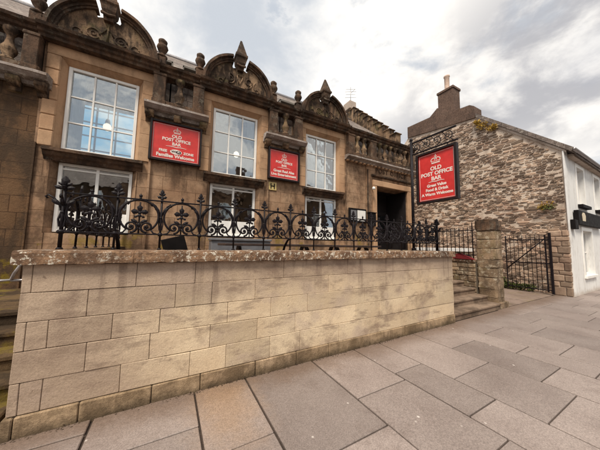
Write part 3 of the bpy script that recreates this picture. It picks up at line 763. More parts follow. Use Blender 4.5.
# windows
def bars(mb, x0, x1, z0, z1, nx, nz, y0, y1, w_=.024, rim=.05):
    mb.box(x0, x0 + rim, y0 - .02, y1, z0, z1, .004).box(x1 - rim, x1, y0 - .02, y1, z0, z1, .004)
    mb.box(x0 + rim, x1 - rim, y0 - .018, y1, z1 - rim, z1, .004).box(x0 + rim, x1 - rim, y0 - .018, y1, z0, z0 + rim, .004)
    for i in range(1, nx): x = x0 + rim + (x1 - x0 - 2 * rim) * i / nx; mb.box(x - w_ / 2, x + w_ / 2, y0, y1 - .004, z0 + rim, z1 - rim, .003)
    for i in range(1, nz): z = z0 + rim + (z1 - z0 - 2 * rim) * i / nz; mb.box(x0 + rim, x1 - rim, y0 + .003, y1 - .007, z - w_ * .42, z + w_ * .42, .003)
for bi, c in enumerate(BX):
    x0, x1 = c - .565, c + .565
    mb = MB(); bars(mb, x0, x1, 3.26, 4.935, 3, 3, 3.12, 3.165, .03, .055); w1 = mb.build('upper_window', M['white'], po)
    MB().box(x0 + .03, x1 - .03, 3.144, 3.149, 3.29, 4.91).build('pane', M['glass'], w1)
    mb = MB(); bars(mb, x0, x1, 1.72, 3.03, 2, 1, 3.12, 3.165, .05, .055)
    mb.box(x0 + .05, x1 - .05, 3.125, 3.16, 2.90, 2.93); w2 = mb.build('lower_window', M['white'], po)
    MB().box(x0 + .03, x1 - .03, 3.144, 3.149, 2.12, 3.0).build('pane', M['glass'], w2)
    MB().box(x0 + .05, x1 - .05, 3.137, 3.156, 1.75, 2.12, .002).build('frosted_panel', M['white'], w2)
    for sx in ((-1,) if bi == 0 else (1,)):
        mb = MB(); n = 9; base = c + sx * .50
        A = [(base - sx * .022 * i, 3.24 + .018 * (i % 2)) for i in range(n)]; B = [(p[0], p[1] + .006) for p in A]
        mb.strip(A, B, 3.27, 4.95, 'z'); mb.build('curtain', M['curtain'], po)
# rooms behind the windows
for c in BX:
    mb = MB(); x0, x1 = c - 1.3, c + 1.15
    mb.box(x0, x1, 5.4, 5.45, .8, 6.0).box(x0, x0 + .03, 3.46, 5.4, .8, 6.0).box(x1 - .03, x1, 3.46, 5.4, .8, 6.0).box(x0, x1, 3.46, 5.4, 5.97, 6.02).box(x0 + .03, x1 - .03, 3.2, 5.4, 3.05, 3.2).box(x0, x1, 3.46, 5.4, .76, .8)
    mb.build('room_shell', M['room'], po)
# added glowing blue panel behind bars, standing in for the first window's reflection
iw = MB(); bars(iw, -2.45, -1.02, 3.6, 5.6, 3, 5, 5.30, 5.34, .04, .05); iw = iw.build('blue_glow_bars', M['grey'], po)
MB().box(-2.42, -1.05, 5.345, 5.355, 3.62, 5.58).build('blue_glow_panel', M['blueglow'], iw)

# entrance bay
mb = MB().box(4.875, 5.78, 3.004, 3.45, GZ, LZ)
mb.build('side_panel_wall', M['sandstone'], po)
mb = MB().box(5.78, 6.22, 2.96, 3.45, GZ, LZ).box(7.86, 8.3, 2.96, 3.45, GZ, LZ).box(6.22, 7.86, 2.96, 3.45, 3.66, LZ)
dw = mb.build('door_bay_wall', M['sandstone'], po)
mb = MB().box(6.04, 6.215, 2.90, 3.10, .8, 3.66, .012).box(7.865, 8.06, 2.90, 3.10, .8, 3.66, .012).box(6.04, 8.06, 2.895, 3.10, 3.662, 3.86, .012)
mb.build('door_surround', M['orange'], dw)
MB().prism([(2.958, 3.98), (2.91, 3.98), (2.88, 4.01), (2.88, 4.05), (2.958, 4.07)], 6.0, 8.1, 'x').build('string_course', M['darkstone'], dw)
MB().box(5.80, 5.83, 2.93, 2.958, .8, 4.2).build('drain_pipe', M['darkstone'], dw)
vs, fs = text_mesh('POST OFFICE', .29, .012, .004, spacing=1.22)
xs_ = [v.x for v in vs]; wd = max(xs_) - min(xs_); kx = 1.62 / wd
mb = MB().add([(7.02 + v.x * kx, 2.957 - v.z, 4.225 + v.y * .80) for v in vs], fs); mb.build('carved_lettering', M['darkstone'], dw)  # darker stone colour paints in the brown shadow of the carved letters
dentil_ledge(4.82, 8.36, 20)
for x in (5.02, 6.02, 8.12): pier(x, .13, False)
for x in (5.33, 5.64, 6.40, 6.67, 6.94, 7.21, 7.48, 7.75): baluster(x, r=.105)
wallpart('roof_skirt', M['slate'], (-6, 4.9, 3.46, 3.5, 4.42, 5.7)); wallpart('roof_skirt', M['slate'], (4.9, 7.95, 3.46, 3.5, 4.42, 5.7))
wallpart('parapet_kerb', M['darkstone'], (4.93, 8.28, 2.84, 3.05, 4.535, 4.62))
dr = MB().box(6.215, 6.26, 3.0, 3.9, .8, 3.66).box(7.82, 7.865, 3.0, 3.9, .8, 3.66).box(6.2, 7.9, 3.9, 3.95, .8, 3.66).box(6.2, 7.9, 3.1, 3.95, 3.662, 3.7)
dr.box(6.30, 6.99, 3.86, 3.899, .82, 2.95, .01).box(7.09, 7.78, 3.86, 3.899, .82, 2.95, .01)
door = dr.build('entrance_door', M['door'], po)
MB().box(6.35, 6.95, 3.85, 3.858, 2.0, 2.8).box(7.13, 7.73, 3.85, 3.858, 2.0, 2.8).build('door_glass', M['glass'], door)
# flanks, back, crow stepped gable
MB().box(8.0, 8.29, 3.46, 9.4, GZ, 5.6).build('side_wall', M['sandstone'], po)
mb = MB(); prof = [(3.46, 5.4)]; y, z = 3.46, 6.0
pts = [(3.46, 5.5), (3.46, 6.05)]
n = 9; y = 3.46; z = 5.95; dy = (6.3 - 3.46) / n; dz = (8.7 - 5.95) / n
for i in range(n): pts += [(y, z + dz), (y + dy, z + dz)] ; y += dy; z += dz
pts = [(3.46, 5.5)] + pts[2:] + [(6.5, z), (9.4, 5.9), (9.4, 5.5)]
MB().prism(pts, 7.95, 8.25, 'x').jitter(.01, 4).build('crow_stepped_gable', M['carved'], po)
y = 3.46; z = 5.95
for i in range(n):
    MB().box(7.91, 8.29, y - .04, y + dy - .01, z + dz + .001, z + dz + .05, .012).jitter(.012, 5, i).build('crow_step', M['carved'], po); y += dy; z += dz
MB().box(7.88, 8.32, 6.2, 6.75, 8.82, 9.25, .02).jitter(.01, 4).build('chimney_stack', M['skew'], po)
rf = MB().prism([(3.30, 5.62), (6.2, 8.12), (9.2, 5.4), (9.2, 5.3), (6.2, 8.02), (3.30, 5.52)], -8, 7.95, 'x').build('roof', M['slate'], po)
MB().tube([(-8, 6.2, 8.13), (7.95, 6.2, 8.13)], .07, 8).build('ridge', M['galv'], rf)

# tv aerial on the gable stack
ae = thing('television_aerial', 'thin television aerial on the crow stepped gable top', 'aerial')
MB().tube([(8.1, 6.4, 9.2), (8.1, 6.4, 10.15)], .014, 6).build('mast', M['galv'], ae)
for k_, zz in enumerate((9.55, 9.72, 9.88, 10.02)):
    w_ = .26 - .04 * (k_ % 2)
    MB().tube([(8.1 - w_, 6.4 + w_ * .6, zz), (8.1 + w_, 6.4 - w_ * .6, zz + .02)], .008, 5).build('element', M['galv'], ae)
MB().tube([(8.1, 6.4, 9.8), (8.1, 6.05, 9.82)], .009, 5).build('boom', M['galv'], ae)

# ------------------------------------------------------------------ signs
def crown_shapes(cx, cz, k_, add):
    # band, arches, balls and cross of a royal crown, as flat pieces
    add([(cx - .5 * k_, cz), (cx + .5 * k_, cz), (cx + .5 * k_, cz + .14 * k_), (cx - .5 * k_, cz + .14 * k_)])
    def ring(A, w_):
        for i in range(len(A) - 1):
            p, q = Vector(A[i]), Vector(A[i + 1]); d = (q - p).normalized(); nn = Vector((-d.y, d.x)) * w_ / 2
            add([tuple(p + nn), tuple(q + nn), tuple(q - nn), tuple(p - nn)])
    def ar(x0, z0, rx, rz, a0, a1): return [(x0 + rx * math.cos(R(a0 + (a1 - a0) * i / 8)), z0 + rz * math.sin(R(a0 + (a1 - a0) * i / 8))) for i in range(9)]
    ring(ar(cx - .22 * k_, cz + .42 * k_, .34 * k_, .26 * k_, 0, 230), .09 * k_); ring(ar(cx + .22 * k_, cz + .42 * k_, .34 * k_, .26 * k_, -50, 180), .09 * k_)
    for dx in (-.3, -.1, .1, .3):
        add([(cx + dx * k_ + .065 * k_ * math.cos(R(60 * i)), cz + .28 * k_ + .065 * k_ * math.sin(R(60 * i))) for i in range(6)])
    add([(cx - .04 * k_, cz + .6 * k_), (cx + .04 * k_, cz + .6 * k_), (cx + .04 * k_, cz + 1.12 * k_), (cx - .04 * k_, cz + 1.12 * k_)])
    add([(cx - .14 * k_, cz + .84 * k_), (cx + .14 * k_, cz + .84 * k_), (cx + .14 * k_, cz + .93 * k_), (cx - .14 * k_, cz + .93 * k_)])
def sign(label, w_, h_, lines, crown, swash, loc, rz, group, oval=None, name='pub_sign', double=False):
    t = thing(name, label, 'sign', group, loc, rz)
    fw = .045
    mb = MB().box(-w_ / 2 - fw, -w_ / 2, -.05, .03, -h_ / 2 - fw, h_ / 2 + fw, .005).box(w_ / 2, w_ / 2 + fw, -.05, .03, -h_ / 2 - fw, h_ / 2 + fw, .005)
    mb.box(-w_ / 2, w_ / 2, -.049, .03, h_ / 2, h_ / 2 + fw, .005).box(-w_ / 2, w_ / 2, -.049, .03, -h_ / 2 - fw, -h_ / 2, .005)
    mb.build('sign_frame', M['signframe'], t)
    bd = MB().box(-w_ / 2, w_ / 2, -.012, .012, -h_ / 2, h_ / 2).build('sign_board', M['red'], t)
    for face in ((1, -1) if double else (1,)):
        yf = -.0125 * face
        mb = MB()
        e = .018; bw = .0055
        def flat(pts): mb.prism([(p[0] * face, p[1]) for p in pts], yf, yf - .003 * face)
        for q in ((-w_ / 2 + e, w_ / 2 - e, h_ / 2 - e - bw, h_ / 2 - e), (-w_ / 2 + e, w_ / 2 - e, -h_ / 2 + e, -h_ / 2 + e + bw), (-w_ / 2 + e, -w_ / 2 + e + bw, -h_ / 2 + e + bw, h_ / 2 - e - bw), (w_ / 2 - e - bw, w_ / 2 - e, -h_ / 2 + e + bw, h_ / 2 - e - bw)):
            flat([(q[0], q[2]), (q[1], q[2]), (q[1], q[3]), (q[0], q[3])])
        mb.build('border_line', M['letter'], bd)
        mb = MB(); crown_shapes(*crown, flat); mb.build('crown_emblem', M['letter'], bd)
        for body, size, x, z, bold in lines:
            vs, fs = text_mesh(body, size, .0015, bold)
            MB().add([((x + v.x) * face, yf - face * (.0015 + v.z), z + v.y) for v in vs], fs).build('lettering', M['letter'], bd)
        mb = MB(); sz, sw = swash
        A = [(-sw + 2 * sw * i / 12, sz + .010 * math.sin(i / 12 * 2 * math.pi) * (1 if i < 6 else -1)) for i in range(13)]
        for i in range(12):
            th = .003 + .004 * math.sin(math.pi * (i + .5) / 12); flat([(A[i][0], A[i][1] - th), (A[i + 1][0], A[i + 1][1] - th), (A[i + 1][0], A[i + 1][1] + th), (A[i][0], A[i][1] + th)])
        mb.build('divider_swash', M['letter'], bd)
        if oval:
            x, z, rx, rz_ = oval
            mb = MB(); n = 24
            mb.prism([((x + rx * math.cos(2 * math.pi * i / n)) * face, z + rz_ * math.sin(2 * math.pi * i / n)) for i in range(n)], yf, yf - .003 * face)
            ov = mb.build('wifi_emblem', M['letter'], bd)
            vs, fs = text_mesh('Wi', rz_ * 1.25, .001, .002); v2, f2 = text_mesh('Fi', rz_ * 1.15, .001, .002)
            mb = MB().add([((x - rx * .42 + v.x) * face, yf - face * (.0042 + v.z), z + v.y) for v in vs], fs); mb.build('wifi_letters', M['signframe'], ov)
            n = 16; mb = MB().prism([((x + rx * .42 + rx * .44 * math.cos(2 * math.pi * i / n)) * face, z + rz_ * .66 * math.sin(2 * math.pi * i / n)) for i in range(n)], yf - face * .003, yf - .0045 * face)
            pt = mb.build('wifi_patch', M['signframe'], ov)
            mb = MB().add([((x + rx * .42 + v.x) * face, yf - face * (.0055 + v.z), z + v.y) for v in v2], f2); mb.build('wifi_letters', M['letter'], ov)
    return t
WG = 'framed red signs on the facade'
sign('framed red wall sign reading Free WiFi Zone and Families Welcome, between first two windows', .93, .80,
     [('OLD', .095, 0, .145, .003), ('POST OFFICE', .095, 0, .058, .003), ('BAR', .095, 0, -.030, .003), ('FREE', .075, -.25, -.205, .003), ('ZONE', .075, .25, -.205, .003), ('Families Welcome', .100, 0, -.305, .004)],
     (0, .215, .125), (-.095, .20), (0, 2.93, 3.755), 0, WG, oval=(0, -.20, .115, .055))
sign('smaller framed red wall sign above the yellow H plate, right of the second window', .86, .78,
     [('OLD', .085, 0, .145, .003), ('POST OFFICE', .085, 0, .062, .003), ('BAR', .085, 0, -.022, .003), ('Great Real Ales', .098, 0, -.185, .004), ('Live Entertainment', .098, 0, -.285, .004)],
     (0, .21, .115), (-.09, .20), (2.635, 2.93, 3.745), 0, WG)
# hanging sign on its street post, square to the wall: board faces along the pavement
hs = thing('hanging_sign_post', 'tall black iron post with scroll bracket carrying the red hanging sign', 'sign post', None, (4.4, 0, 0))
MB().tube([(0, .28, 1.47), (0, .28, 3.80)], .028, 10).tube([(0, .28, 1.47), (0, .28, 1.53)], .05, 10).blob((0, .28, 3.83), (.035, .035, .045)).build('post', M['iron'], hs)
MB().box(-.015, .015, -.62, .28, 3.735, 3.765, .004).build('bracket_bar', M['iron'], hs)
MB().box(-.013, .013, -.64, .28, 3.485, 3.51, .004).build('bracket_bar', M['iron'], hs)
for k_ in range(4):
    cy = .16 - .21 * k_; mb = MB()
    sp1 = spiral(0, 0, .095, .012, 90 if k_ % 2 else -90, 1.4, 1 if k_ % 2 else -1)
    mb.tube([(0, cy + q[0], 3.62 + q[2]) for q in sp1], .008, 6); mb.tube([(0, cy - .10, 3.51), (0, cy + .02, 3.62), (0, cy + .1, 3.735)], .007, 6)
    mb.build('bracket_scroll', M['iron'], hs)
for yy in (.0, -.46): MB().tube([(0, yy, 3.40), (0, yy, 3.5)], .008, 6).build('hanger', M['iron'], hs)
sign('red hanging sign reading Great Value Food and Drink A Warm Welcome, on street post', .70, .94,
     [('OLD', .105, 0, .150, .0035), ('POST OFFICE', .103, 0, .050, .0035), ('BAR', .103, 0, -.048, .0035), ('Great Value', .076, 0, -.18, .003), ('Food & Drink', .076, 0, -.265, .003), ('A Warm Welcome', .076, 0, -.35, .003)],
     (0, .245, .16), (-.112, .15), (4.4, -.235, 2.925), R(-90), None, name='hanging_sign', double=True)
# yellow H plate
hp = thing('hydrant_plate', 'small yellow plate with black H on the facade, below the second red sign', 'plate', None, (2.335, 2.99, 3.13))
MB().box(-.115, .115, -.012, .01, -.11, .11, .006).build('plate', M['yellow'], hp)
MB().box(-.062, -.036, -.018, -.0125, -.075, .075).box(.036, .062, -.018, -.0125, -.075, .075).box(-.035, .035, -.018, -.0125, -.013, .013).build('letter', M['blackpaint'], hp)
# menu board by the door
mn = thing('menu_board', 'black framed menu case with white sheets on the wall left of the door', 'notice board', None, (5.36, 2.97, 2.56))
MB().box(-.38, .38, -.03, .02, -.23, .23, .01).build('case', M['blackpaint'], mn)
MB().box(-.03, .33, -.036, -.031, -.18, .17).build('sheet', M['paper'], mn); MB().box(-.31, -.07, -.036, -.031, -.16, .16).build('sheet', M['grey'], mn)
ll = thing('wall_box', 'black square lantern box fixed between menu case and doorway', 'wall box', None, (5.93, 2.93, 2.45))
MB().box(-.15, .15, -.10, .02, -.22, .22, .015).build('body', M['blackpaint'], ll); MB().box(-.17, .17, -.12, .02, .22, .25, .01).build('lid', M['blackpaint'], ll)
wl = thing('wall_lamp', 'small pale bracket lamp on the stone beside the door top', 'lamp', None, (6.02, 2.88, 3.52))
MB().tube([(0, .07, 0), (-.05, -.04, .03), (-.10, -.10, 0)], .012, 6).build('arm', M['galv'], wl)
MB().lathe([(.02, .05), (.05, .02), (.06, -.04), (.03, -.05)], (-.11, -.11, -.01), 10).build('lamp_head', M['paper'], wl)
# pendant globe lamps in the upper windows
for (x, y, z, lb) in ((-1.36, 3.62, 4.08, 'lit white globe lamp hanging inside the first upper window'), (1.48, 3.62, 4.05, 'lit white globe lamp hanging inside the second upper window')):
    t = thing('pendant_lamp', lb, 'lamp', 'globe lamps hanging in the upper windows', (x, y, z))
    MB().blob((0, 0, 0), (.078, .078, .085), 14, 9).build('globe', M['lampglass'], t)
    MB().tube([(0, 0, .09), (0, 0, 1.88)], .008, 6).build('rod', M['galv'], t)
    MB().lathe([(.03, .18), (.045, .13), (.05, .09), (.02, .08)], (0, 0, 0), 10).build('gallery', M['galv'], t)

# ------------------------------------------------------------------ terrace furniture (mostly hidden by the coping)
def picnic(label, x0, x1, y0):
    t = thing('picnic_table', label, 'picnic table', 'dark wooden picnic tables on the terrace', (x0, y0, .80))
    L = x1 - x0
    for i in range(4): MB().box(0, L, i * .17, i * .17 + .16, .725, .765, .006).build('top_plank', M['darkwood'], t)
    for yy in (-.42, .86): MB().box(0, L, yy, yy + .24, .43, .47, .006).build('seat', M['darkwood'], t)
    for xx in (.25, L - .3):
        MB().prism([(-.30, 0), (-.22, 0), (.26, .72), (.18, .72)], xx, xx + .05, 'x').build('leg', M['darkwood'], t)
        MB().prism([(.92, 0), (1.0, 0), (.50, .72), (.42, .72)], xx + .051, xx + .10, 'x').build('leg', M['darkwood'], t)
        MB().box(xx + .101, xx + .14, -.40, 1.08, .37, .43).build('cross_beam', M['darkwood'], t)
picnic('dark picnic table seen through the railing under the second window', .75, 2.62, .95)
picnic('dark picnic table seen through the railing under the third window', 2.82, 4.2, .95)
bn = thing('storage_bench', 'grey painted bench box against the facade under the second window', 'bench')
MB().box(.78, 2.15, 2.55, 2.93, .80, 1.62, .01).build('body', M['grey'], bn); MB().box(.76, 2.17, 2.52, 2.94, 1.625, 1.68, .01).build('lid', M['grey'], bn)
ab = thing('sandwich_board', 'black slanted board leaning behind the railing between the first two windows', 'board')
mt_ = Matrix.Translation((.26, .75, .80)) @ Matrix.Rotation(R(-16), 4, 'Y')
MB().box(-.14, .14, -.02, .02, 0, .86, .006, M=mt_).build('panel', M['blackpaint'], ab); MB().box(-.12, .12, .10, .12, 0, .70, .004, M=mt_).build('panel', M['blackpaint'], ab)
rc = thing('red_canvas_cover', 'folded red canvas draped on the low wall beside the gate pillar', 'cover')
MB().prism([(.60, 1.225), (1.15, 1.225), (1.12, 1.34), (.95, 1.40), (.62, 1.25)], 7.44, 7.57, 'x').jitter(.02, 6).build('cloth', M['redcloth'], rc)
MB().tube([(7.43, .62, 1.30), (7.42, 1.0, 1.42)], .012, 6).build('edge_cord', M['blackpaint'], rc)

# ------------------------------------------------------------------ gate pillar and gate
gp = thing('gate_pillar', 'weathered square stone pillar with rounded dark cap between steps and iron gate', 'pillar')
px0, px1, py0, py1 = 7.53, 8.0, .12, .57
def round_block(mb, x0, x1, y0, y1, z0, z1, rad, tone, seed):
    pts = []
    for (cx_, cy_, a0) in ((x1 - rad, y0 + rad, -90), (x1 - rad, y1 - rad, 0), (x0 + rad, y1 - rad, 90), (x0 + rad, y0 + rad, 180)):
        for i in range(5): pts.append((cx_ + rad * math.cos(R(a0 + 22.5 * i)), cy_ + rad * math.sin(R(a0 + 22.5 * i))))
    n = len(pts); lv = [(z0, .985), (z0 + .012, 1), ((z0 + z1) / 2, 1.004), (z1 - .012, 1), (z1, .985)]
    cxx, cyy = (x0 + x1) / 2, (y0 + y1) / 2; vs = []
    for z, k_ in lv:
        for p in pts:
            q = Vector((cxx + (p[0] - cxx) * k_, cyy + (p[1] - cyy) * k_, z)); vs.append(q + mnoise.noise_vector(q * 7 + Vector((seed, 0, 0))) * .02 + mnoise.noise_vector(q * 21) * .006)
    fs = [(i * n + j, i * n + (j + 1) % n, (i + 1) * n + (j + 1) % n, (i + 1) * n + j) for i in range(len(lv) - 1) for j in range(n)]
    fs += [tuple(range(n))[::-1], tuple(range((len(lv) - 1) * n, len(lv) * n))]
    mb.add(vs, fs, tone, False)
z = .0; i = 0
mb = MB()
for hh in (.24, .22, .30, .26, .22, .30, .25, .24):
    split = .22 if i % 2 else .5
    round_block(mb, px0, px1, py0, py1, z + .004, z + hh - .004, .075, random.random(), i * 2.0); z += hh; i += 1
mb.build('shaft', M['pillar'], gp)
MB().box(px0 + .03, px1 - .03, py0 + .03, py1 - .03, 0, z).build('mortar_core', M['mortar'], gp)
mb = MB(); round_block(mb, px0 - .02, px1 + .02, py0 - .02, py1 + .02, z + .002, z + .27, .10, .1, 40)
round_block(mb, px0 + .02, px1 - .02, py0 + .02, py1 - .02, z + .27, z + .31, .12, .1, 41); mb.build('cap', M['darkstone'], gp)
mb = MB(); round_block(mb, px0 - .05, px1 + .05, py0 - .06, py1 + .05, -.02, .14, .06, .6, 44); mb.build('plinth', M['pillar'], gp)

lw = thing('low_wall', 'low wall with white painted top along the gable, seen through the spiked railing', 'wall')
MB().box(11.02, 11.40, 2.45, 5.6, 0, 1.38, .01).jitter(.01, 5).build('masonry', M['pillar'], lw)
MB().box(10.98, 11.44, 2.42, 5.6, 1.382, 1.53, .012).build('coping', M['whitewall'], lw)
gt = thing('iron_gate', 'black iron bar gate with diagonal brace standing open against the rubble gable', 'gate', None, (11.32, .03, .04), R(86))
GL, GH = 1.24, 2.02
MB().box(-.03, .03, -.03, .03, 0, GH + .05, .006).build('hinge_post', M['iron'], gt)
MB().box(.10, .14, -.016, .016, .05, GH - .02, .004).build('stile', M['iron'], gt); MB().box(GL - .02, GL + .01, -.014, .014, .05, GH - .02, .004).build('stile', M['iron'], gt)
for zz in (.10, 1.0, GH - .20): MB().box(.03, GL, -.009, .009, zz, zz + .035, .003).build('rail', M['iron'], gt)
for i in range(1, 9):
    x = .14 + (GL - .16) * i / 9
    MB().tube([(x, 0, .06), (x, 0, GH - .04), (x, 0, GH + .02)], [.0095, .0095, .001], 6).build('bar', M['iron'], gt)
MB().tube([(.12, -.02, GH - .14), (GL - .02, -.02, .78)], .018, 6).build('diagonal_brace', M['iron'], gt)

# ------------------------------------------------------------------ white cottage with rubble gable
ct = thing('white_cottage', 'white rendered cottage with bare rubble gable and slate roof beyond the gate', 'house')
GX = 11.7
gprof = [(-.33, 0), (-.33, 5.0), (2.2, 7.42), (5.6, 7.85), (8.2, 4.98), (8.2, 0)]
MB().prism(gprof, GX + .035, GX + .4, 'x').build('gable_wall', M['rubmortar'], ct)
# rubble stones bedded proud of the mortar
def top_at(y):
    for i in range(1, 4):
        (a0, b0), (a1, b1) = gprof[i], gprof[i + 1]
        if a0 <= y <= a1: return b0 + (b1 - b0) * (y - a0) / (a1 - a0)
    return 0
rs = MB(); rnd = random.Random(5)
def clip(poly, px, pz, nx, nz):          # keep the side of the line through p where (q-p).n <= 0
    o = []
    for i in range(len(poly)):
        A, B = poly[i], poly[(i + 1) % len(poly)]
        da = (A[0] - px) * nx + (A[1] - pz) * nz; db = (B[0] - px) * nx + (B[1] - pz) * nz
        if da <= 0: o.append(A)
        if (da < 0 < db) or (db < 0 < da):
            t = da / (da - db); o.append((A[0] + (B[0] - A[0]) * t, A[1] + (B[1] - A[1]) * t))
    return o
def rubble(mb, ya, yb, za, zb, top, xf, lo, hi, dense=lambda y, z: .1, dark=lambda y, z: 1, gapk=1.0):
    seeds = []; z = za
    while z < zb:
        upper = z > 4.6
        hh = rnd.choice([rnd.uniform(lo, hi * .6), rnd.uniform(lo, hi)]) * (1.25 if upper else 1); y = ya - rnd.uniform(0, .2)
        while y < yb:
            w_ = rnd.choice([rnd.uniform(.8, 1.6), rnd.uniform(1.4, 4.2)]) * hh * (.8 if upper else 1)
            seeds.append((y + w_ / 2, z + hh * .5 + rnd.uniform(-.34, .34) * hh)); y += w_
        z += hh
    ST = .42                               # stones are longer than tall
    cell = {}
    for i, q in enumerate(seeds): cell.setdefault((int(q[0] / .3), int(q[1] / .16)), []).append(i)
    for i, (sy, sz) in enumerate(seeds):
        if not (ya < sy < yb and za < sz < min(zb, top(sy)) - .05): continue
        poly = [(sy - .4, sz - .2), (sy + .4, sz - .2), (sy + .4, sz + .2), (sy - .4, sz + .2)]
        ky, kz = int(sy / .3), int(sz / .16)
        for a_ in (-2, -1, 0, 1, 2):
            for b_ in (-2, -1, 0, 1, 2):
                for j in cell.get((ky + a_, kz + b_), ()):
                    if j == i: continue
                    ty, tz = seeds[j]; my, mz = (sy + ty) / 2, (sz + tz) / 2
                    poly = clip(poly, my, mz, (ty - sy) * ST * ST, (tz - sz))
                    if len(poly) < 3: break
        poly = clip(poly, ya, 0, -1, 0); poly = clip(poly, yb, 0, 1, 0); poly = clip(poly, 0, za, 0, -1)
        if len(poly) < 3: continue
        if any(p[1] > top(p[0]) - .06 for p in poly): continue
        if rnd.random() < dense(sy, sz): continue
        # soften: cut the corners, then pull in for the mortar gap
        cy_, cz_ = sum(p[0] for p in poly) / len(poly), sum(p[1] for p in poly) / len(poly)
        soft = []
        n = len(poly)
        for k in range(n):
            A, B = poly[k], poly[(k + 1) % n]
            for t in (.10, .90): soft.append((A[0] + (B[0] - A[0]) * t + rnd.uniform(-.009, .009), A[1] + (B[1] - A[1]) * t + rnd.uniform(-.005, .005)))
        ey, ez = max(p[0] for p in soft) - cy_, max(p[1] for p in soft) - cz_
        if ey < .02 or ez < .012: continue
        gp_ = rnd.uniform(.005, .017) * gapk * (1.5 if sz > 4.4 else 1)
        fy, fz = max(.5, 1 - gp_ / ey), max(.45, 1 - gp_ / ez)
        d = rnd.uniform(.004, .040); n = len(soft)
        tone = rnd.choice([rnd.uniform(.0, .3), rnd.uniform(.1, .6), rnd.uniform(.5, .9), rnd.uniform(.8, 1.2)]) * dark(sy, sz)
        A = [(xf + .005, cy_ + (p[0] - cy_) * fy, cz_ + (p[1] - cz_) * fz) for p in soft]
        B = [(xf - d * .6, cy_ + (p[0] - cy_) * fy * .95, cz_ + (p[1] - cz_) * fz * .93) for p in soft]
        C_ = [(xf - d, cy_ + (p[0] - cy_) * fy * .8, cz_ + (p[1] - cz_) * fz * .75) for p in soft]
        fs = [(k, (k + 1) % n, n + (k + 1) % n, n + k) for k in range(n)] + [(n + k, n + (k + 1) % n, 2 * n + (k + 1) % n, 2 * n + k) for k in range(n)] + [tuple(range(2 * n, 3 * n))]
        mb.add(A + B + C_, fs, tone)
rubble(rs, -.31, 8.1, .0, 7.8, top_at, GX + .035, .045, .155,
       lambda y, z: .22 if (2.3 < z < 5.0 and y > .7) else .07,
       lambda y, z: .5 if (z > 5.6 or (y < .3 and z > 3.2)) else (.8 if z > 4.8 else 1.0))
rs.build('rubble_stonework', M['rubble'], ct)
# squared pier of brown blocks at the street corner
MB().box(GX - .06, GX + .034, -.345, .12, 0, 2.18).build('pier_mortar', M['rubmortar'], ct)
mb = MB(); z = 0
for i, hh in enumerate((.30, .17, .22, .14, .26, .19, .13, .24, .18, .16, .20)):
    cuts_ = [-.355, -.355 + (.30 if i % 2 else .17) + random.uniform(-.04, .04), .13 + random.uniform(-.03, .03)]
    for k in range(2): mb.box(GX - .10 - random.uniform(-.012, .012), GX + .3, cuts_[k] + .005, cuts_[k + 1] - .005, z + .006, z + hh - .006, .022, random.uniform(.2, .8))
    z += hh
mb.jitter(.016, 6, 0, .004); mb.build('corner_pier', M['rubble'], ct)
# street front
fx1 = 30.0; YF = -.36
wins_u = [(13.05, 13.95), (15.45, 16.35), (18.4, 19.3), (21.5, 22.4), (24.6, 25.5)]
wins_l = [(13.15, 14.35), (16.4, 17.6), (21.4, 22.6), (24.4, 25.6)]
mb = MB()
def front(x0, x1, z0, z1): mb.box(x0, x1, YF, YF + .3, z0, z1)
x = GX + .05
for (xa, xb) in wins_u: front(x, xa, 3.2, 4.62); x = xb
front(x, fx1, 3.2, 4.62); x = GX + .05
for (xa, xb) in wins_l: front(x, xa, .62, 2.25); x = xb
front(x, fx1, .62, 2.25); front(GX + .05, fx1, 4.62, 4.98); front(GX + .05, fx1, 2.25, 3.2); front(GX + .05, fx1, -.05, .62)
mb.build('front_wall', M['whitewall'], ct)
mb = MB().box(GX - .02, GX + .38, YF - .02, YF + .02, .0, 4.95, .006); mb.build('corner_quoin', M['whitewall'], ct)
for (xa, xb) in wins_u:
    mb = MB(); bars(mb, xa, xb, 3.2, 4.62, 1, 2, YF + .14, YF + .19, .05, .06); w_ = mb.build('window', M['white'], ct)
    MB().box(xa + .03, xb - .03, YF + .165, YF + .17, 3.23, 4.6).build('pane', M['glass'], w_)
    MB().box(xa - .12, xb + .12, YF - .13, YF + .13, 3.08, 3.198, .01).build('sill', M['blackpaint'], w_)
    MB().box(xa - .12, xa, YF - .02, YF - .001, 3.2, 4.75).box(xb, xb + .12, YF - .02, YF - .001, 3.2, 4.75).box(xa, xb, YF - .02, YF - .001, 4.62, 4.75).build('surround', M['white'], w_)
for (xa, xb) in wins_l:
    mb = MB(); bars(mb, xa, xb, .62, 2.25, 1, 2, YF + .14, YF + .19, .05, .06); w_ = mb.build('window', M['white'], ct)
    MB().box(xa + .03, xb - .03, YF + .165, YF + .17, .65, 2.22).build('pane', M['glass'], w_)
    MB().box(xa - .14, xb + .14, YF - .07, YF + .13, .52, .618, .008).build('sill', M['white'], w_)
    MB().box(xa - .13, xa, YF - .025, YF - .001, .62, 2.38).box(xb, xb + .13, YF - .025, YF - .001, .62, 2.38).box(xa, xb, YF - .025, YF - .001, 2.25, 2.38).build('surround', M['white'], w_)
MB().box(GX + .3, fx1, 3.2, 3.24, .1, 4.9).build('inner_partition', M['room'], ct)
mb = MB().box(GX + .4, fx1, 8.0, 8.2, 0, 4.98); mb.build('rear_wall', M['whitewall'], ct)
rf2 = MB().prism([(-.58, 4.90), (3.9, 8.72), (8.5, 4.85), (8.5, 4.76), (3.9, 8.60), (-.58, 4.81)], GX + .42, fx1, 'x').build('roof', M['slate'], ct)
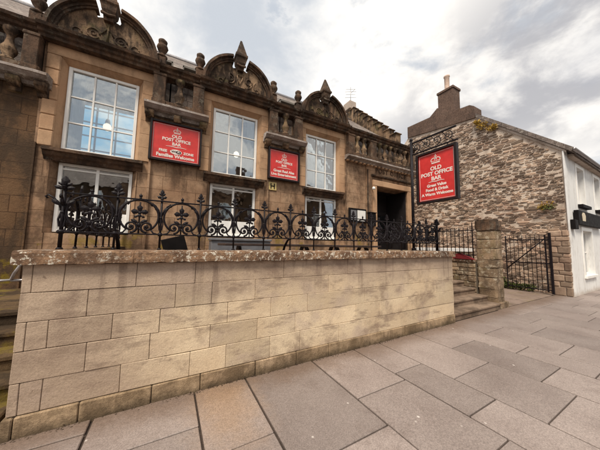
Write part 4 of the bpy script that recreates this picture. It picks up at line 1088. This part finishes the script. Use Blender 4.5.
MB().prism([(-.56, 4.86), (2.15, 7.38), (2.15, 7.56), (-.62, 4.98)], GX - .07, GX + .42, 'x').jitter(.006, 4).build('verge_slates', M['slate'], rf2)
MB().prism([(-.44, 4.86), (2.15, 7.26), (2.15, 7.375), (-.44, 4.955)], GX - .02, GX + .03, 'x').jitter(.008, 4).build('verge_fillet', M['skew'], rf2)
MB().tube([(GX - .05, -.62, 4.93), (fx1, -.62, 4.93)], .055, 8).build('gutter', M['galv'], rf2)
MB().box(GX + .42, fx1, -.52, -.362, 4.80, 4.90).build('fascia', M['skew'], rf2)
# shaped stack on the gable top
mb = MB().prism([(2.2, 7.40), (2.2, 7.95), (2.38, 8.10), (3.04, 8.16), (3.04, 8.45), (3.86, 8.72), (4.25, 8.42), (5.58, 8.46), (5.58, 7.84)], GX - .03, GX + .62, 'x').jitter(.012, 3)
cs = mb.build('chimney_base', M['brownbrick'], ct)
MB().box(GX - .02, GX + .58, 3.06, 3.80, 8.3, 9.38, .01).box(GX - .06, GX + .62, 3.02, 3.84, 9.38, 9.50, .012).jitter(.008, 3).build('chimney_shaft', M['brownbrick'], cs)
MB().lathe([(.13, 9.48), (.13, 9.55), (.11, 9.60), (.115, 10.2), (.14, 10.24), (.14, 10.30), (.10, 10.30)], (GX + .22, 3.45, 0), 12).build('chimney_pot', M['terracotta'], cs)
mb = MB().box(15.2, 15.9, 3.6, 4.3, 8.3, 8.75, .01); ch2 = mb.build('ridge_chimney', M['brownbrick'], ct)
# black shop fascia with pale lantern emblem
fs_ = thing('shop_fascia_sign', 'black fascia board with pale lantern emblem on the white cottage front', 'sign')
MB().box(12.2, 15.6, -.50, -.385, 2.42, 2.92, .01).build('board', M['blackpaint'], fs_)
MB().prism([(12.62, 2.56), (12.98, 2.56), (13.02, 2.76), (12.90, 2.86), (12.70, 2.86), (12.58, 2.76)], -.508, -.5005).build('lantern_emblem', M['cream'], fs_)
bx = thing('alarm_box', 'small dark square box on the cottage corner beside the fascia board', 'box')
MB().box(11.74, 12.10, -.50, -.385, 2.24, 2.56, .012).build('body', M['blackpaint'], bx)

# chimneys and roof beyond
# ------------------------------------------------------------------ plants
def leaves(mb, c, r, n, size, rnd, squash=1.0):
    for _ in range(n):
        while True:
            p = Vector((rnd.uniform(-1, 1), rnd.uniform(-1, 1), rnd.uniform(-1, 1)))
            if p.length < 1: break
        p = Vector((c[0] + p.x * r[0], c[1] + p.y * r[1], c[2] + p.z * r[2]))
        d = Vector((rnd.gauss(0, 1), rnd.gauss(0, 1), rnd.gauss(0, .8) + .3)).normalized(); e = d.orthogonal().normalized()
        e.rotate(Matrix.Rotation(rnd.uniform(0, 6.28), 3, d)); s2 = size * rnd.uniform(.6, 1.4)
        mb.add([p, p + d * s2 * .5 + e * s2 * .28, p + d * s2, p + d * s2 * .5 - e * s2 * .28], [(0, 1, 2, 3)], rnd.random())
rnd = random.Random(3)
def plant(name, label, clumps, size, mat, n, cat='plant', stem=None):
    t = thing(name, label, cat, None)
    mb = MB()
    for c, r in clumps: leaves(mb, c, r, n, size, rnd)
    mb.build('foliage', M[mat], t)
    mb = MB()
    for c, r in clumps:
        for _ in range(4):
            mb.tube([(c[0] + r[0] * .5, c[1], c[2] - r[2]), (c[0] + rnd.uniform(-.5, .5) * r[0], c[1] + rnd.uniform(-.6, .6) * r[1], c[2] + r[2] * .4)], .004, 4)
    mb.build('stem', M['darkwood'], t)
plant('hedge_shrub', 'low green shrub at the foot of the rubble gable behind the open gate', [((11.58, 1.5 + .28 * i, .22 + .05 * rnd.random()), (.12, .22, .2 + .1 * rnd.random())) for i in range(8)] + [((11.52, .7 + .25 * i, .14), (.08, .18, .12)) for i in range(4)], .07, 'leaf', 170, 'shrub')
plant('wall_weed', 'yellow flowering weed growing at the top of the rubble gable', [((11.60, 1.9, 6.86), (.10, .22, .16)), ((11.6, 1.55, 6.62), (.10, .22, .13)), ((11.6, 2.12, 7.1), (.08, .12, .12))], .07, 'yleaf', 170)
plant('wall_weed', 'green tuft growing from the rubble gable near the white corner', [((11.60, .12, 3.13), (.09, .20, .10)), ((11.58, .24, 3.05), (.06, .1, .12))], .06, 'yleaf', 60)
plant('wall_weed', 'green leafy tuft tucked under the upper corner of the gable wall', [((11.61, .10, 3.03), (.08, .24, .09))], .06, 'leaf', 120)
# grit and moss tufts along the wall foot
gr = MB(); rg = random.Random(9)
for _ in range(520):
    x = rg.uniform(-1.1, 5.2)
    if mnoise.noise(Vector((x * 1.7, 0, 0))) < 0 and rg.random() < .85: continue
    s2 = rg.uniform(.002, .007); gr.blob((x, -.014 - abs(rg.gauss(0, .02)), s2 * .2), (s2 * 1.5, s2, s2 * .5), 5, 3, False)
leaves(gr, (0, 0, 0), (0, 0, 0), 0, .01, rg)
for _ in range(60):
    x = rg.uniform(.2, 1.6) if rg.random() < .6 else rg.uniform(-1, 5)
    leaves(gr, (x, -.02, .008), (.02, .008, .008), 5, .014, rg)
struct(gr.build('wall_foot_grit', M['soil']), 'stuff')

# ------------------------------------------------------------------ houses across the road (they stand behind the camera and show in the window glass)
def town_house(label, x0, x1, h, mat, nwin):
    t = thing('town_house', label, 'house', 'houses across the road')
    MB().box(x0, x1, -22, -15, -.1, h).build('wall', mat, t)
    MB().prism([(-14.7, h - .05), (-18.5, h + 2.6), (-22.3, h - .05)], x0 + .01, x1 - .01, 'x').build('roof', M['slate'], t)
    MB().box(x0 + .3, x0 + 1.2, -18.9, -18.1, h + 1.8, h + 3.6, .01).build('chimney', M['brownbrick'], t)
    for fl in range(2):
        for i in range(nwin):
            x = x0 + (x1 - x0) * (i + .5) / nwin
            w_ = MB().box(x - .55, x + .55, -15.0, -14.94, 1.1 + fl * 2.9, 2.7 + fl * 2.9, .01).build('window', M['white'], t)
            MB().box(x - .46, x + .46, -14.938, -14.93, 1.2 + fl * 2.9, 2.6 + fl * 2.9).build('pane', M['glass'], w_)
town_house('brown stone house across the road, reflected in the first lower window', -14, -4.2, 6.0, M['darkwing'], 4)
town_house('sandstone house across the road, reflected in the middle windows', -4, 6, 6.6, M['sandstone'], 4)
town_house('tall dark stone house across the road, reflected in the third window', 6.2, 17, 7.2, M['darkwing'], 4)
